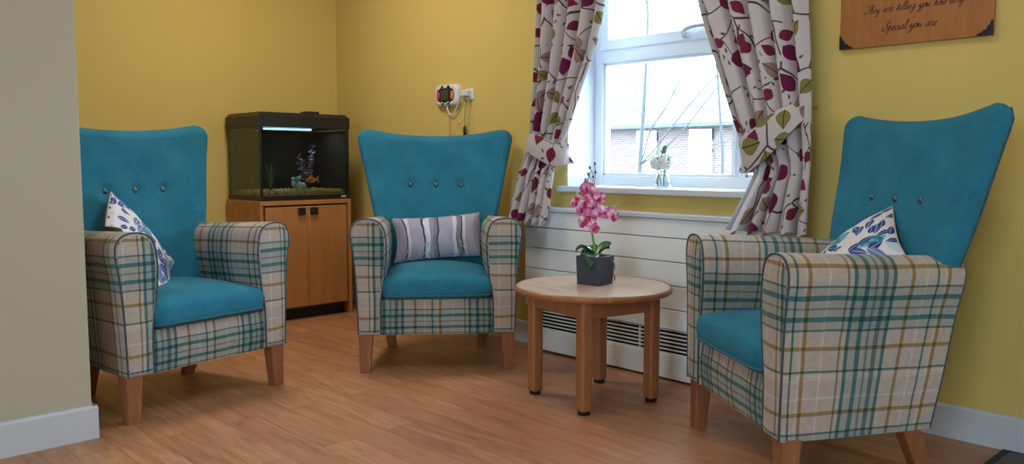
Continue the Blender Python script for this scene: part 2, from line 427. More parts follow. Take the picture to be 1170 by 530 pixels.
# stub partition on the left of the picture
PX, PY = 1.872, -2.150
b = MB(); b.box((PX-.07, (PY+RY)/2, RZ/2), (.14, PY-RY, RZ)); shell('wall_partition', b, CREAM, bevel=.004)
def skirting(name, p0, p1, nrm, h=.115, t=.016):
    p0 = Vector((*p0, 0)); p1 = Vector((*p1, 0)); n = Vector((*nrm, 0)).normalized()
    prof = [(0, 0), (t, 0), (t, h-.008), (t*.55, h), (0, h)]
    mb = MB(); mb.prism([p0+n*a+Vector((0, 0, z)) for a, z in prof], [p1+n*a+Vector((0, 0, z)) for a, z in prof])
    return shell(name, mb, WHITE)
skirting('baseboard_partition', (PX, RY), (PX, PY+.014), (1, 0))
skirting('baseboard_partition_end', (PX+.014, PY), (PX-.14, PY), (0, 1))
skirting('baseboard_left', (0, RY), (0, 0), (1, 0))
skirting('baseboard_window_wall', (3.345, 0), (RX, 0), (0, -1))
skirting('baseboard_corner', (0, 0), (1.90, 0), (0, -1))

# ------------------------------------------------------------------ window
win = empty('window_1', (0, 0, 0), kind='structure')
b = MB(); FY = .20
def bar(x0, x1, z0, z1, y0=FY, y1=FY+.06): b.box(((x0+x1)/2, (y0+y1)/2, (z0+z1)/2), (x1-x0, y1-y0, z1-z0))
SB = .828                                                    # top of the sill board
bar(WX0, WX0+.055, SB, WZ1); bar(WX1-.055, WX1, SB, WZ1); bar(WX0+.055, WX1-.055, SB, SB+.05); bar(WX0+.055, WX1-.055, WZ1-.05, WZ1)
TZ0, TZ1 = 1.435, 1.505
bar(WX0+.055, WX1-.055, TZ0, TZ1)                            # transom
MX0, MX1 = 2.905, 2.965
bar(MX0, MX1, SB+.05, TZ0); bar(MX0, MX1, TZ1, WZ1-.05)      # mullion
for gx in (2.918, 2.932, 2.946): bar(gx, gx+.006, SB+.05, WZ1-.05, FY-.006, FY)
for x0, x1 in ((WX0+.055, MX0), (MX1, WX1-.055)):            # glazing beads
    for a0, a1, c0, c1 in ((x0, x0+.014, SB+.05, TZ0), (x1-.014, x1, SB+.05, TZ0), (x0, x1, SB+.05, SB+.064), (x0, x1, TZ0-.012, TZ0)):
        bar(a0, a1, c0, c1, FY+.012, FY+.05)
b.build('window_frame', UPVC, win, bevel=.003)
b = MB()
for x0, x1 in ((WX0+.055, MX0), (MX1, WX1-.055)):            # opening top sashes stand proud of the frame
    bar(x0, x0+.045, TZ1-.008, WZ1-.05, FY-.014, FY+.04); bar(x1-.045, x1, TZ1-.008, WZ1-.05, FY-.014, FY+.04)
    bar(x0+.045, x1-.045, TZ1-.008, TZ1+.042, FY-.014, FY+.04); bar(x0+.045, x1-.045, WZ1-.095, WZ1-.05, FY-.014, FY+.04)
b.build('window_sash', UPVC, win, bevel=.004)
b = MB()
hx = 2.66
b.box((hx, FY-.02, TZ1+.017), (.03, .014, .026)); b.tube(catmull([(hx, FY-.028, TZ1+.018), (hx+.01, FY-.05, TZ1+.03), (hx+.05, FY-.055, TZ1+.042), (hx+.125, FY-.05, TZ1+.044)], 6), [.010]*19, 8)
b.build('window_handle', plain('satin_handle', (.55, .58, .62), .3, .4), win, bevel=.003)
b = MB(); b.box(((WX0+WX1)/2, .085, SB-.014), (WX1-WX0, .23, .028)); b.box(((WX0+WX1)/2, -.022, SB-.014), (WX1-WX0+.07, .044, .028))
b.build('window_sill', WHITE, win, bevel=.006, segs=3)
b = MB(); b.box((WX0+.004, .1, (SB+WZ1)/2), (.008, .2, WZ1-SB)); b.box((WX1-.004, .1, (SB+WZ1)/2), (.008, .2, WZ1-SB)); b.box(((WX0+WX1)/2, .1, WZ1-.004), (WX1-WX0, .2, .008))
b.build('window_reveal', WHITE, win)
GL = glassy('window_glass', (.97, .99, 1.0), .06)
for x0, x1 in ((WX0+.05, MX0+.01), (MX1-.01, WX1-.05)):
    b = MB(); b.box(((x0+x1)/2, FY+.03, (SB+.04+TZ0)/2), (x1-x0, .006, TZ0-SB-.04)); b.box(((x0+x1)/2, FY+.02, (TZ1+WZ1-.04)/2), (x1-x0-.06, .006, WZ1-TZ1-.06)); b.build('window_glass', GL, win)
for nm, c, s in (('added_side_window', (RX+.1, -2.3, 1.6), (.06, 1.1, 1.2)), ('added_rear_window', (5.2, RY-.1, 1.6), (1.5, .06, 1.2))):  # frames for the unseen openings added to brighten the room
    o = empty(nm, (0, 0, 0), kind='structure'); b = MB(); ax = 1 if s[1] > .1 else 0
    L = max(s[0], s[1])
    for q in (-1, 0, 1):
        d = [.06, .06, 1.2]; p = list(c); p[ax] += q*(L/2-.03); b.box(p, d)
    for q in (-1, 1):
        d = [.06, .06, .06]; d[ax] = L; p = list(c); p[2] += q*.57; b.box(p, d)
    b.build('window_frame', UPVC, o, bevel=.003)

# ------------------------------------------------------------------ outside
b = MB(); b.box((-4, 14.3, -.65), (60, 28, .3)); shell('ground_outside', b, plain('pale_paving', (.12, .12, .115), .9))
BRICK = NG('weathered_red_brick')
br = BRICK.n('ShaderNodeTexBrick'); BRICK.put(br.inputs['Vector'], BRICK.uv); br.inputs['Scale'].default_value = 1; br.inputs['Brick Width'].default_value = .225; br.inputs['Row Height'].default_value = .075; br.inputs['Mortar Size'].default_value = .01
br.inputs['Color1'].default_value = (.11, .066, .064, 1); br.inputs['Color2'].default_value = (.145, .095, .092, 1); br.inputs['Mortar'].default_value = (.19, .175, .17, 1)
BRICKM = BRICK.fin(br.outputs['Color'], .9)
house = empty('brick_house', (-11, 20, -.5), label='brick bungalow with white windows across the yard outside', cat='house')
b = MB(); b.box((0, 2.5, 1.35), (17, 5, 2.7)); b.build('wall', BRICKM, house)
b = MB(); b.prism([(-9, -.45, 2.68), (9, -.45, 2.68), (9, 5.4, 2.68), (-9, 5.4, 2.68)], [(-9, 2.3, 4.4), (9, 2.3, 4.4), (9, 2.6, 4.4), (-9, 2.6, 4.4)]); b.build('roof', plain('slate_roof', (.14, .15, .16), .8, scale=3, var=.15), house)
b = MB(); b.box((0, -.42, 2.62), (18, .16, .12)); b.build('gutter', plain('grey_gutter', (.05, .06, .07), .5), house)
for x0, x1, z0, z1 in ((-12.95, -12.12, .35, 1.98), (-10.8, -9.95, .45, 1.98), (-15.4, -14.4, .4, 1.98), (-7.6, -6.2, .5, 1.98), (-4.9, -3.9, -.45, 1.98)):
    f = MB(); X0 = x0+11; X1 = x1+11; Z0 = z0+.5; Z1 = z1+.5
    for bx0, bx1, bz0, bz1 in ((X0, X0+.1, Z0, Z1), (X1-.1, X1, Z0, Z1), (X0, X1, Z0, Z0+.12), (X0, X1, Z1-.35, Z1), ((X0+X1)/2-.04, (X0+X1)/2+.04, Z0, Z1), (X0, X1, (Z0*.45+Z1*.55)-.04, (Z0*.45+Z1*.55)+.04)):
        dp = .10 if bx1-bx0 > bz1-bz0 else .13; f.box(((bx0+bx1)/2, -dp/2+.01, (bz0+bz1)/2), (bx1-bx0, dp, bz1-bz0))
    fo = f.build('window', UPVC, house); p = MB(); p.box(((X0+X1)/2, -.02, (Z0+Z1)/2), (X1-X0, .03, Z1-Z0)); p.build('pane', plain('pale_window_pane', (.60, .66, .70), .6), fo)
# bare tree between the window and the house
def tree(name, base, h, seed, label, r0=.040, lean=(0, 0)):
    rnd = random.Random(seed); t = empty(name, base, label=label, cat='tree', group='bare trees outside')
    tb = MB(); br_ = MB()
    def grow(p, d, L, r, lev, mb):
        pts = [p]; rr = [r]; n = 6
        for i in range(n):
            d = (d+Vector((rnd.uniform(-.16, .16), rnd.uniform(-.16, .16), rnd.uniform(-.08, .12)))).normalized()
            pts.append(pts[-1]+d*L/n); rr.append(r*(1-.6*(i+1)/n))
        mb.tube(pts, rr, 7 if lev < 2 else 5)
        if lev >= 3: return
        for k in range(11 if lev == 0 else 5):
            i = rnd.randint(2 if lev == 0 else 1, n); ang = rnd.uniform(0, 2*PI); sp = rnd.uniform(.6, 1.2)
            q = d.orthogonal().normalized(); q = (Matrix.Rotation(ang, 3, d) @ q)
            nd = (d*math.cos(sp)+q*math.sin(sp)).normalized(); nd.z = nd.z*.6+.1
            grow(pts[i], nd.normalized(), L*rnd.uniform(.42, .62), max(.0035, rr[i]*.42), lev+1, br_)
    grow(Vector((0, 0, 0)), Vector((lean[0], lean[1], 1)).normalized(), h, r0, 0, tb)
    bark = plain('grey_bark', (.045, .05, .05), .9, scale=20, var=.25)
    tb.build('trunk', bark, t); br_.build('branches', bark, t)
tree('bare_tree', (-2.25, 6.2, -.5), 4.2, 8, 'leafless tree standing close outside the window')
tree('bare_tree', (-5.5, 13.5, -.5), 5.0, 11, 'leafless tree farther off, in front of the brick bungalow')

# ------------------------------------------------------------------ radiator cover
rad = empty('radiator_cover', (0, 0, 0), label='long off-white boarded radiator cover with a black slotted grille below the window', cat='radiator cover')
R0, R1, RD = 1.915, 3.335, -.105
b = MB(); zb = [.225, .314, .417, .520, .622, .703]
for z0, z1 in zip(zb, zb[1:]): b.box(((R0+R1)/2, RD+.009, (z0+z1)/2), (R1-R0, .018, z1-z0-.004))
b.box(((R0+R1)/2, RD+.024, .46), (R1-R0-.01, .01, .47), mi=1)
b.build('board_front', [RADW, DARK], rad, bevel=.0015)
b = MB(); b.box(((R0+R1)/2, RD/2-.006, .714), (R1-R0+.02, -RD+.012, .022)); b.build('top_shelf', WHITE, rad, bevel=.005, segs=3)
for x in (R0+.009, R1-.009):
    b = MB(); b.box((x, RD/2+.009, .352), (.018, -RD-.020, .700)); b.build('side_panel', RADW, rad, bevel=.002)
b = MB(); b.box(((R0+R1)/2, RD+.03, .170), (R1-R0-.04, .006, .108), mi=1)
for k in range(7): b.box(((R0+R1)/2, RD+.010, .119+.017*k), (R1-R0-.036, .006, .0052))
for x in (R0+.35, R0+.72, R0+1.08): b.box((x, RD+.014, .170), (.008, .01, .105))
b.build('grille', [RADW, DARK], rad)
b = MB(); b.box(((R0+R1)/2, RD+.009, .063), (R1-R0-.036, .018, .104)); b.build('kick_board', RADW, rad, bevel=.002)

# ------------------------------------------------------------------ armchair
def half_width(z): return spline([(.30, .25), (.45, .266), (.58, .292), (.69, .316), (.86, .353), (.97, .377), (1.06, .396), (1.13, .404)], z)
def ztop(x): return 1.079+.033*min(1, abs(x)/.39)**2.2
def back_mid(z): return spline([(.30, .46), (.45, .485), (.69, .540), (.90, .584), (1.12, .622)], z)
ZB = .30
def back_pt(s, t, side):
    """side=-1 front surface, +1 rear surface"""
    x0 = s*.40
    zt = ztop(x0); z = ZB+(zt-ZB)*t
    wd = half_width(z)
    dz = zt-z; rc = .058
    if dz < rc: wd -= rc-math.sqrt(max(0, rc*rc-(rc-dz)**2))
    x = s*wd; a = abs(s)
    th = .055-(.012+.014*sstep(z, .70, 1.0))*sstep(a, .2, .95)
    e = 1.0
    if a > .93: e = math.sqrt(max(0, 1-((a-.93)/.07)**2))
    et = 1.0
    if dz < .035: et = math.sqrt(max(0, 1-((.035-dz)/.035)**2))
    curve = .033*(1-sstep(a, .25, 1.0))          # the sides curl forward
    wing = 0
    y = back_mid(z)+curve+wing
    if side < 0: y -= .012*(1-a*a)*math.sin(PI*min(1, t))   # soft padding
    bt = 0
    if side < 0:
        for bx in (-.128, 0, .128): bt += .014*math.exp(-(((x-bx)/.022)**2+((z-.828)/.022)**2))
    return Vector((x, y+side*(th*e*et)+bt, z))
SS = [-1+2*i/60 for i in range(61)]
SS = [math.copysign(1-(1-abs(s))**1.35, s) if abs(s) > 0 else 0 for s in SS]
TT = [1-(1-i/46)**1.5 for i in range(47)]
ARM = [(.352, .175), (.354, .25), (.357, .33), (.361, .42), (.368, .51), (.377, .58), (.384, .63), (.381, .672), (.362, .700), (.334, .712), (.300, .714), (.268, .707), (.243, .690), (.229, .660), (.222, .615), (.220, .57), (.224, .50), (.234, .42), (.245, .36), (.25, .31), (.25, .175)]
def arm_profile():
    return [(p.x, p.y-.016*sstep(p.y, .45, .70)) for p in catmull([(a, c, 0) for a, c in ARM], 3)]
AP = arm_profile(); ARCL = [0]
for p, q in zip(AP, AP[1:]): ARCL.append(ARCL[-1]+math.hypot(q[0]-p[0], q[1]-p[1]))
APC = (sum(p[0] for p in AP)/len(AP), sum(p[1] for p in AP)/len(AP))
def arm_pt(k, t, sgn, inset=0.0, y_off=0.0):
    x, z = AP[k]
    if inset:
        cx, cz = .302, .45
        x = cx+(x-cx)*(1-inset/.09); z = cz+(z-cz)*(1-inset/.27)
    x -= t*(.050+.024*sstep(z, .3, .68))*sstep(x, .25, .33)
    z2 = z-.026*t*max(0, (z-.175)/.53)
    y = t*(.488+.098*(z-.175)/.53)+y_off
    x += .006*math.sin(PI*t)*sstep(x, .30, .36)
    return Vector((sgn*x, y, z2))
def make_chair():
    root = empty('armchair')
    # back: blue body
    b = MB(); n = len(SS)
    ring = []
    for t in TT:
        r = [back_pt(s, t, -1) for s in SS]+[back_pt(s, t, 1) for s in reversed(SS[1:-1])]
        ring.append(r)
    b.grid(ring, None, False, True, True)
    b.add(ring[0], [list(range(len(ring[0])))], None, False)
    bk = b.build('backrest', BLUE, root)
    # plaid outside back, from the bottom rail to just under the top edge
    def out_pt(s, t, lift):
        if t < .25:
            z = lerp(.178, .42, t/.25); x = s*lerp(.288, .292, t/.25); y = lerp(.478, .522, t/.25)+.012*(1-abs(s)); return Vector((x, y+lift, z))
        tt = (t-.25)/.75; q = back_pt(s*.985, .115+.865*tt, 1)
        lo = sstep(tt, 0, .25)
        return Vector((lerp(s*.292, q.x, lo), lerp(.522+.145*tt+.012*(1-abs(s)), q.y, lo)+lift, lerp(.42, q.z, 1 if tt > .02 else tt/.02)))
    so = [-1+2*i/24 for i in range(25)]; to = [i/30 for i in range(31)]
    g1 = [[out_pt(s, t, .005) for s in so] for t in to]; g0 = [[out_pt(s, t, -.010) for s in so] for t in to]
    b = MB(); uvf = lambda i, j: (so[min(j, 24)]*.38+.27, g1[min(i, 30)][0].z+.05)
    b.grid(g1, uvf); b.grid([r[::-1] for r in g0])
    rim1 = [r[0] for r in g1]+g1[-1][1:]+[r[-1] for r in g1[::-1]][1:]+g1[0][::-1][1:-1]
    rim0 = [r[0] for r in g0]+g0[-1][1:]+[r[-1] for r in g0[::-1]][1:]+g0[0][::-1][1:-1]
    b.grid([rim1, rim0], None, False, True)
    ob = b.build('outside_back', PLAID, root); ob['label'] = 'plaid outside back panel'
    p = MB(); path = [r[0] for r in g1[9:]]+g1[-1][1:-1]+[r[-1] for r in g1[9:]][::-1]
    p.tube([q+Vector((0, -.003, 0)) for q in path], .0036, 6); p.build('piping', PIPE, ob)
    for bx in (-.128, 0, .128):
        tt = (.828-ZB)/(ztop(bx)-ZB); q = min((back_pt(s_/100, tt, -1) for s_ in range(-60, 61)), key=lambda v: abs(v.x-bx))
        b = MB(); b.ball((bx, q.y-.004, .828), (.0125, .007, .0125), 14, 8); o = b.build('button', BUTTON, bk)
    # arms
    for sg in (-1, 1):
        b = MB(); ts = [0, .02, .06, .14, .25, .38, .5, .62, .75, .88, 1.0]; K = len(AP)
        rows = [[arm_pt(k, ts[0], sg, .012, -.006) for k in range(K)], [arm_pt(k, ts[0], sg, .004, -.003) for k in range(K)]]+[[arm_pt(k, t, sg, 0 if t > 0 else 0.0, .004 if t == 0 else 0) for k in range(K)] for t in ts]
        tsu = [0, 0]+ts
        # u runs front to back, v runs up the outside and on over the top
        vv = [(AP[k][1] if ARCL[k] < .53 else ARCL[k]+.175-.02) for k in range(K)]
        if sg > 0: rows = [r[::-1] for r in rows]; vv2 = vv[::-1]
        else: vv2 = vv
        b.grid(rows, lambda i, j: (tsu[i]*.53+(.02 if sg > 0 else 0), vv2[j]))
        cap = rows[0]
        # front panel: fill the narrow tall loop with strips between outer and inner edges
        half = []
        N_ = 28
        outer = [(p.x*sg, p.z, p.y) for p in (cap if sg < 0 else cap[::-1])]
        zs = [.175+(.703-.175)*(i/N_) for i in range(N_+1)]
        # outer branch ascending / inner branch descending, sampled at equal heights
        pk = max(range(K), key=lambda k: outer[k][1]); oa = sorted([(z, x) for x, z, y in outer[:pk+1]]); ia = sorted([(z, x) for x, z, y in outer[pk:]])
        zmn = outer[0][1]; zmx = outer[pk][1]
        strip = []
        for i in range(N_+1):
            z = zmn+(zmx-zmn)*(1-(1-i/N_)**1.6); xo = interp(oa, z); xi = interp(ia, z)
            strip.append([Vector((sg*lerp(xo, xi, q/6), -.006-.007*math.sin(PI*q/6)*min(1, 4*(1-i/N_)), z)) for q in range(7)])
        if sg < 0: strip = [r[::-1] for r in strip]
        b.grid(strip, lambda i, j: (strip[min(i, N_)][min(j, 6)].x*1.0+(-.147 if sg > 0 else .487), strip[min(i, N_)][min(j, 6)].z))
        # back end and underside
        b.add(rows[-1], [list(range(K)) if sg < 0 else list(range(K))], [[(p.x, p.z) for p in rows[-1]]], False)
        und = [[r[0], r[-1]] for r in rows]; b.grid(und, lambda i, j: (tsu[i]*.5, .2), smooth=False)
        a = b.build('arm', PLAID, root)
        p = MB(); p.tube([arm_pt(k, 0, sg, .003, -.004) for k in range(K)], .0034, 7); p.build('piping', PIPE, a)
        p = MB(); p.tube([arm_pt(k, 1, sg, .002, -.002) for k in range(0, K-26)], .0034, 6); p.build('piping', PIPE, a)
    # front rail and base
    def rail_pt(s, v):
        z = lerp(.172, .336, v); y = .012+.0*s-.010*math.sin(PI*v); return Vector((s*.252, y, z))
    b = MB(); R = [[rail_pt(-1+2*i/12, v/6) for i in range(13)] for v in range(7)]
    b.grid(R, lambda i, j: (R[min(i, 6)][min(j, 12)].x+.062+.0, R[min(i, 6)][min(j, 12)].z*1.15+.285))
    b.add([(-.252, .012, .336), (.252, .012, .336), (.26, .46, .336), (-.26, .46, .336)], [[0, 1, 2, 3]], None, False)
    b.add([(-.252, .012, .172), (.252, .012, .172), (.26, .47, .172), (-.26, .47, .172)], [[3, 2, 1, 0]], None, False)
    b.add([(-.26, .47, .172), (.26, .47, .172), (.26, .46, .336), (-.26, .46, .336)], [[0, 3, 2, 1]], None, False)
    fr = b.build('front_rail', PLAID, root)
    p = MB(); p.tube([rail_pt(-1+2*i/12, .99) for i in range(13)], .004, 6); p.build('piping', PIPE, fr)
    # seat cushion: boxed, crowned on top
    b = MB(); NX, NY = 26, 22; rows = []
    X, Y0, Y1, Z0, Z1 = .250, -.030, .475, .338, .425
    loops = []
    def rr(s, r=.05, n_=5):   # rounded rectangle loop in plan, shrunk by s
        out = []
        x1 = X-s; y0 = Y0+s; y1 = Y1-s; r = max(.012, r-s*.4)
        for cx, cy, a0 in ((x1-r, y0+r, -90), (x1-r, y1-r, 0), (-x1+r, y1-r, 90), (-x1+r, y0+r, 180)):
            for q in range(n_+1):
                a = math.radians(a0+90*q/n_); out.append((cx+r*math.cos(a), cy+r*math.sin(a)))
        # add mid points on straight sides
        res = []
        for i in range(len(out)):
            p, q = out[i], out[(i+1) % len(out)]; res.append(p)
            if i % (n_+1) == n_:
                for m in range(1, 8): res.append((lerp(p[0], q[0], m/8), lerp(p[1], q[1], m/8)))
        return res
    def crown(x, y): return .042*max(0, 1-(x/.25)**2)**.7*max(0, 1-((y-.25)/.29)**2)**.6
    for s, z in ((.035, Z0), (.012, Z0+.003), (.003, Z0+.016), (0, Z0+.035), (0, Z1-.028), (.004, Z1-.013), (.013, Z1-.003), (.03, Z1+.002), (.06, Z1+.003), (.10, Z1+.003), (.15, Z1+.003), (.20, Z1+.003), (.235, Z1+.003)):
        loops.append([Vector((x, y, z+(crown(x, y) if z > Z1-.014 else 0))) for x, y in rr(s)])
    b.grid(loops, None, False, True); K2 = len(loops[0])
    b.add(loops[0], [list(range(K2))[::-1]], None, False); b.add(loops[-1], [list(range(K2))], None, True)
    sc = b.build('seat_cushion', BLUE, root)
    p = MB(); p.tube([Vector((q.x, q.y, Z0+.014)) for q in loops[2]], .004, 6, closed=True); p.build('piping', plain('teal_piping', (.03, .15, .20), .8), sc)
    # legs: square tapered, front upright, back raked
    for sx_ in (-1, 1):
        b = MB(); x0, x1 = sx_*.288, sx_*.351; t0, t1 = sx_*.300, sx_*.348
        b.prism([(t0, .008, 0), (t1, .008, 0), (t1, .052, 0), (t0, .052, 0)], [(x0, .006, .180), (x1, .006, .180), (x1, .066, .180), (x0, .066, .180)])
        b.build('leg', LEG, root, bevel=.004)
    for sx_ in (-1, 1):
        b = MB()
        b.prism([(sx_*.205, .500, 0), (sx_*.250, .500, 0), (sx_*.250, .545, 0), (sx_*.205, .545, 0)], [(sx_*.215, .415, .180), (sx_*.275, .415, .180), (sx_*.275, .475, .180), (sx_*.215, .475, .180)])
        b.build('leg', LEG, root, bevel=.004)
    return root
def place_chair(o, fl, ang_u, label):
    u = Vector((math.cos(ang_u), math.sin(ang_u), 0))
    m = Vector((*fl, 0))+u*.325
    o.location = m; o.rotation_euler = (0, 0, ang_u)
    tag(o, label, 'armchair', 'high-backed plaid and blue armchairs')
chair = make_chair()
place_chair(chair, (1.781+.01, -1.002+.012), math.atan2(.511, .401), 'blue and plaid armchair facing the camera with a striped lilac cushion')
ch_l = copy_tree(chair); place_chair(ch_l, (1.836, -1.994), math.atan2(.647, -.131), 'blue and plaid armchair beside the fish tank cabinet, half behind the cream partition')
for o in ch_l.children:                          # this one's back sits a little more upright
    if o.name.startswith(('backrest', 'outside_back')): o.location.y -= .045
ch_r = copy_tree(chair); place_chair(ch_r, (3.226, -.563), math.atan2(-.574, .82), 'blue and plaid armchair turned side-on at the right, beneath the wooden plaque')

# ------------------------------------------------------------------ cushions
def cushion(name, hw, hh, T, front, back, label, group=None, uvo=(0, 0), fold=0.0, pinch=.10):
    n = 30; b = MB()
    def pt(i, j, side):
        a = -1+2*i/n; c = -1+2*j/n
        a = math.copysign(1-(1-abs(a))**1.2, a); c = math.copysign(1-(1-abs(c))**1.2, c)
        x = hw*a*(1-pinch*(1-c*c)); z = hh*c*(1-pinch*(1-a*a))
        h = T*(max(0, 1-a*a)**.55)*(max(0, 1-c*c)**.55)
        wr = .004*math.sin(9*a+4*c)*(1-a*a)*(1-c*c)
        y = side*(h+.002)+wr
        y += fold*(max(0, c)**2)*(.6+.4*abs(a)) - fold*.5*math.exp(-(a/.25)**2)*max(0, 1-c*c)
        return Vector((x, y, z))
    Fg = [[pt(i, j, -1) for j in range(n+1)] for i in range(n+1)]; Bg = [[pt(i, j, 1) for j in range(n+1)] for i in range(n+1)]
    uvf = lambda i, j: ((-1+2*i/n)*hw+uvo[0], (-1+2*j/n)*hh+uvo[1])
    b.grid(Fg, uvf, mi=0); b.grid([r[::-1] for r in Bg], lambda i, j: ((-1+2*i/n)*hw, -(-1+2*j/n)*hh), mi=1)
    rim = lambda G: [G[i][0] for i in range(n+1)]+[G[n][j] for j in range(1, n+1)]+[G[i][n] for i in range(n-1, -1, -1)]+[G[0][j] for j in range(n-1, 0, -1)]
    b.grid([rim(Fg), rim(Bg)], None, False, True, True, 1)
    root = empty(name, label=label, cat='cushion', group=group)
    o = b.build('cover', [front, back], root)
    p = MB(); p.tube([(q+r)/2 for q, r in zip(rim(Fg), rim(Bg))], .0032, 6, closed=True); p.build('piped_edge', back if front is not STRIPE else STRIPE, root)
    return root
def seat_on(cu, chair_o, loc, rot, back_shift=0.0):
    """set the cushion on its chair; where it meets the seat, an arm or the back it squashes"""
    L = Matrix.Translation(Vector(loc)) @ rot; Li = L.inverted()
    for ch in cu.children:
        for v in ch.data.vertices:
            p = L @ v.co
            seat = .430+.040*max(0, 1-(p.x/.25)**2)**.7*max(0, 1-((p.y-.25)/.29)**2)**.6
            if p.z < seat: p.z = seat+.0005*(seat-p.z)
            lim = .216
            if p.z < .70 and abs(p.x) > lim: p.x = math.copysign(lim+.02*(abs(p.x)-lim), p.x)
            ylim = back_pt(p.x/half_width(p.z), min(1, (p.z-ZB)/(ztop(p.x)-ZB)), -1).y-.004+back_shift if p.z < 1.0 else 9
            if p.y > ylim: p.y = ylim+.02*(p.y-ylim)
            v.co = Li @ p
    M = Matrix.Translation(chair_o.location) @ Euler(chair_o.rotation_euler).to_matrix().to_4x4()
    cu.matrix_world = M @ L
RYm = lambda a: Matrix.Rotation(math.radians(a), 4, 'Y')
RXm = lambda a: Matrix.Rotation(math.radians(a), 4, 'X')
RZm = lambda a: Matrix.Rotation(math.radians(a), 4, 'Z')
cu = cushion('striped_cushion', .225, .112, .055, STRIPE, STRIPE, 'oblong lilac-grey cushion with birch-like stripes on the middle armchair')
seat_on(cu, chair, (.012, .405, .575), RXm(-22) @ RYm(-4))
cu = cushion('floral_cushion', .200, .200, .066, FLORAL, REVERSE, 'square white cushion with blue and teal flowers on the armchair next to the partition', 'floral cushions', pinch=-.03)
seat_on(cu, ch_l, (-.110, .315, .572), RZm(40) @ RXm(-24) @ RYm(56), -.045)
cu = cushion('floral_cushion', .185, .185, .055, FLORAL, REVERSE, 'white and blue floral cushion peeking over the near arm of the right-hand armchair', 'floral cushions', (.31, .12), .05)
seat_on(cu, ch_r, (.055, .370, .600), RZm(4) @ RXm(-28) @ RYm(38))

# ------------------------------------------------------------------ round table
TC = Vector((2.735, -.532, 0)); TROT = math.atan2(-.07, .339)
tab = empty('round_table', TC, TROT, 'small round beech side table with four square legs standing before the radiator cover', 'table')
b = MB(); R_ = .312; TH = .458
prof = [(0.01, TH-.026), (R_-.012, TH-.026), (R_-.004, TH-.022), (R_, TH-.013), (R_-.003, TH-.004), (R_-.010, TH)]
b.lathe(prof+[(R_-.0101, TH)], 72)
b.build('tabletop', TABLETOP, tab)
b = MB(); e = [(R_-.006, TH-.0245), (R_-.001, TH-.021), (R_+.003, TH-.013), (R_, TH-.004), (R_-.007, TH+.0004)]
b.grid([[Vector((r*math.cos(2*PI*q/72), r*math.sin(2*PI*q/72), z)) for q in range(72)] for r, z in e], None, False, True); b.build('edge_band', TABLEW, tab)
for sx_ in (-1, 1):
    for sy_ in (-1, 1):
        b = MB(); b.box((sx_*.166, sy_*.166, .2225), (.050, .050, .421)); lg = b.build('leg', TABLEW, tab, bevel=.011, segs=3)
        g_ = MB(); g_.lathe([(.02, 0), (.024, .002), (.024, .012)], 16, (sx_*.166, sy_*.166, 0)); g_.build('glide', BLACK, lg)
for ax in (0, 1):
    for sg in (-1, 1):
        b = MB()
        b.box((0, sg*.172, .398) if ax == 0 else (sg*.172, 0, .398), (.284, .022, .070) if ax == 0 else (.022, .284, .070)); b.build('apron', TABLEW, tab, bevel=.002)

# ------------------------------------------------------------------ potted orchid
orc = empty('potted_orchid', (2.722, -.505, TH), math.radians(8), 'pink moth orchid in a square slate pot on the round table', 'potted plant')
SLATE = plain('dark_slate', (.040, .050, .066), .55, var=.35, scale=30, bump=.4)
b = MB(); s0, s1, hp = .052, .056, .116
def sq(s, z): return [Vector((-s, -s, z)), Vector((s, -s, z)), Vector((s, s, z)), Vector((-s, s, z))]
b.grid([sq(s0, 0), sq(s1, hp), sq(s1-.008, hp), sq(s1-.010, .02)], None, False, True, False); b.add(sq(s0, 0), [[3, 2, 1, 0]], None, False); b.add(sq(s1-.010, .02), [[0, 1, 2, 3]], None, False)
b.build('pot', SLATE, orc, bevel=.002)
b = MB()
for k in range(40): b.ball((random.uniform(-.038, .038), random.uniform(-.038, .038), .100+random.uniform(0, .010)), (.010, .009, .008), 7, 5)
b.box((0, 0, .065), (.084, .084, .07))
b.build('bark_chips', plain('moss_and_bark', (.07, .075, .05), .9, scale=60, var=.4), orc)
def leaf_mesh(base, d, L, W, droop, roll=0):
    d = Vector(d).normalized(); up_ = Vector((0, 0, 1)); sd = d.cross(up_).normalized(); sd = (Matrix.Rotation(roll, 3, d) @ sd)
    P = []
    for i in range(13):
        t = i/12; c = Vector(base)+d*L*t*(1-.15*t)+up_*(L*.55*math.sin(t*PI*.55)-droop*t*t)
        w_ = W*(math.sin(PI*min(1, .10+.90*t))**.65) if t < 1 else 0.002
        P.append([c+sd*w_*q+up_*(abs(q)**1.6)*W*.35 for q in (-1, -.6, -.2, .2, .6, 1)])
    b = MB(); b.grid(P); b.grid([[q-Vector((0, 0, .0022)) for q in r[::-1]] for r in P])
    return b
ORL = plain('glossy_orchid_leaf', (.022, .105, .042), .28, var=.25, scale=25)
for a, L, W, dr, r in ((205, .095, .030, .045, .2), (285, .085, .036, .105, -.2), (60, .085, .030, .01, .1), (20, .070, .028, .012, .2), (150, .075, .028, .02, -.1), (235, .075, .026, .05, 0)):
    o = leaf_mesh((0, 0, .108), (math.cos(math.radians(a)), math.sin(math.radians(a)), .15), L, W, dr, r).build('leaf', ORL, orc)
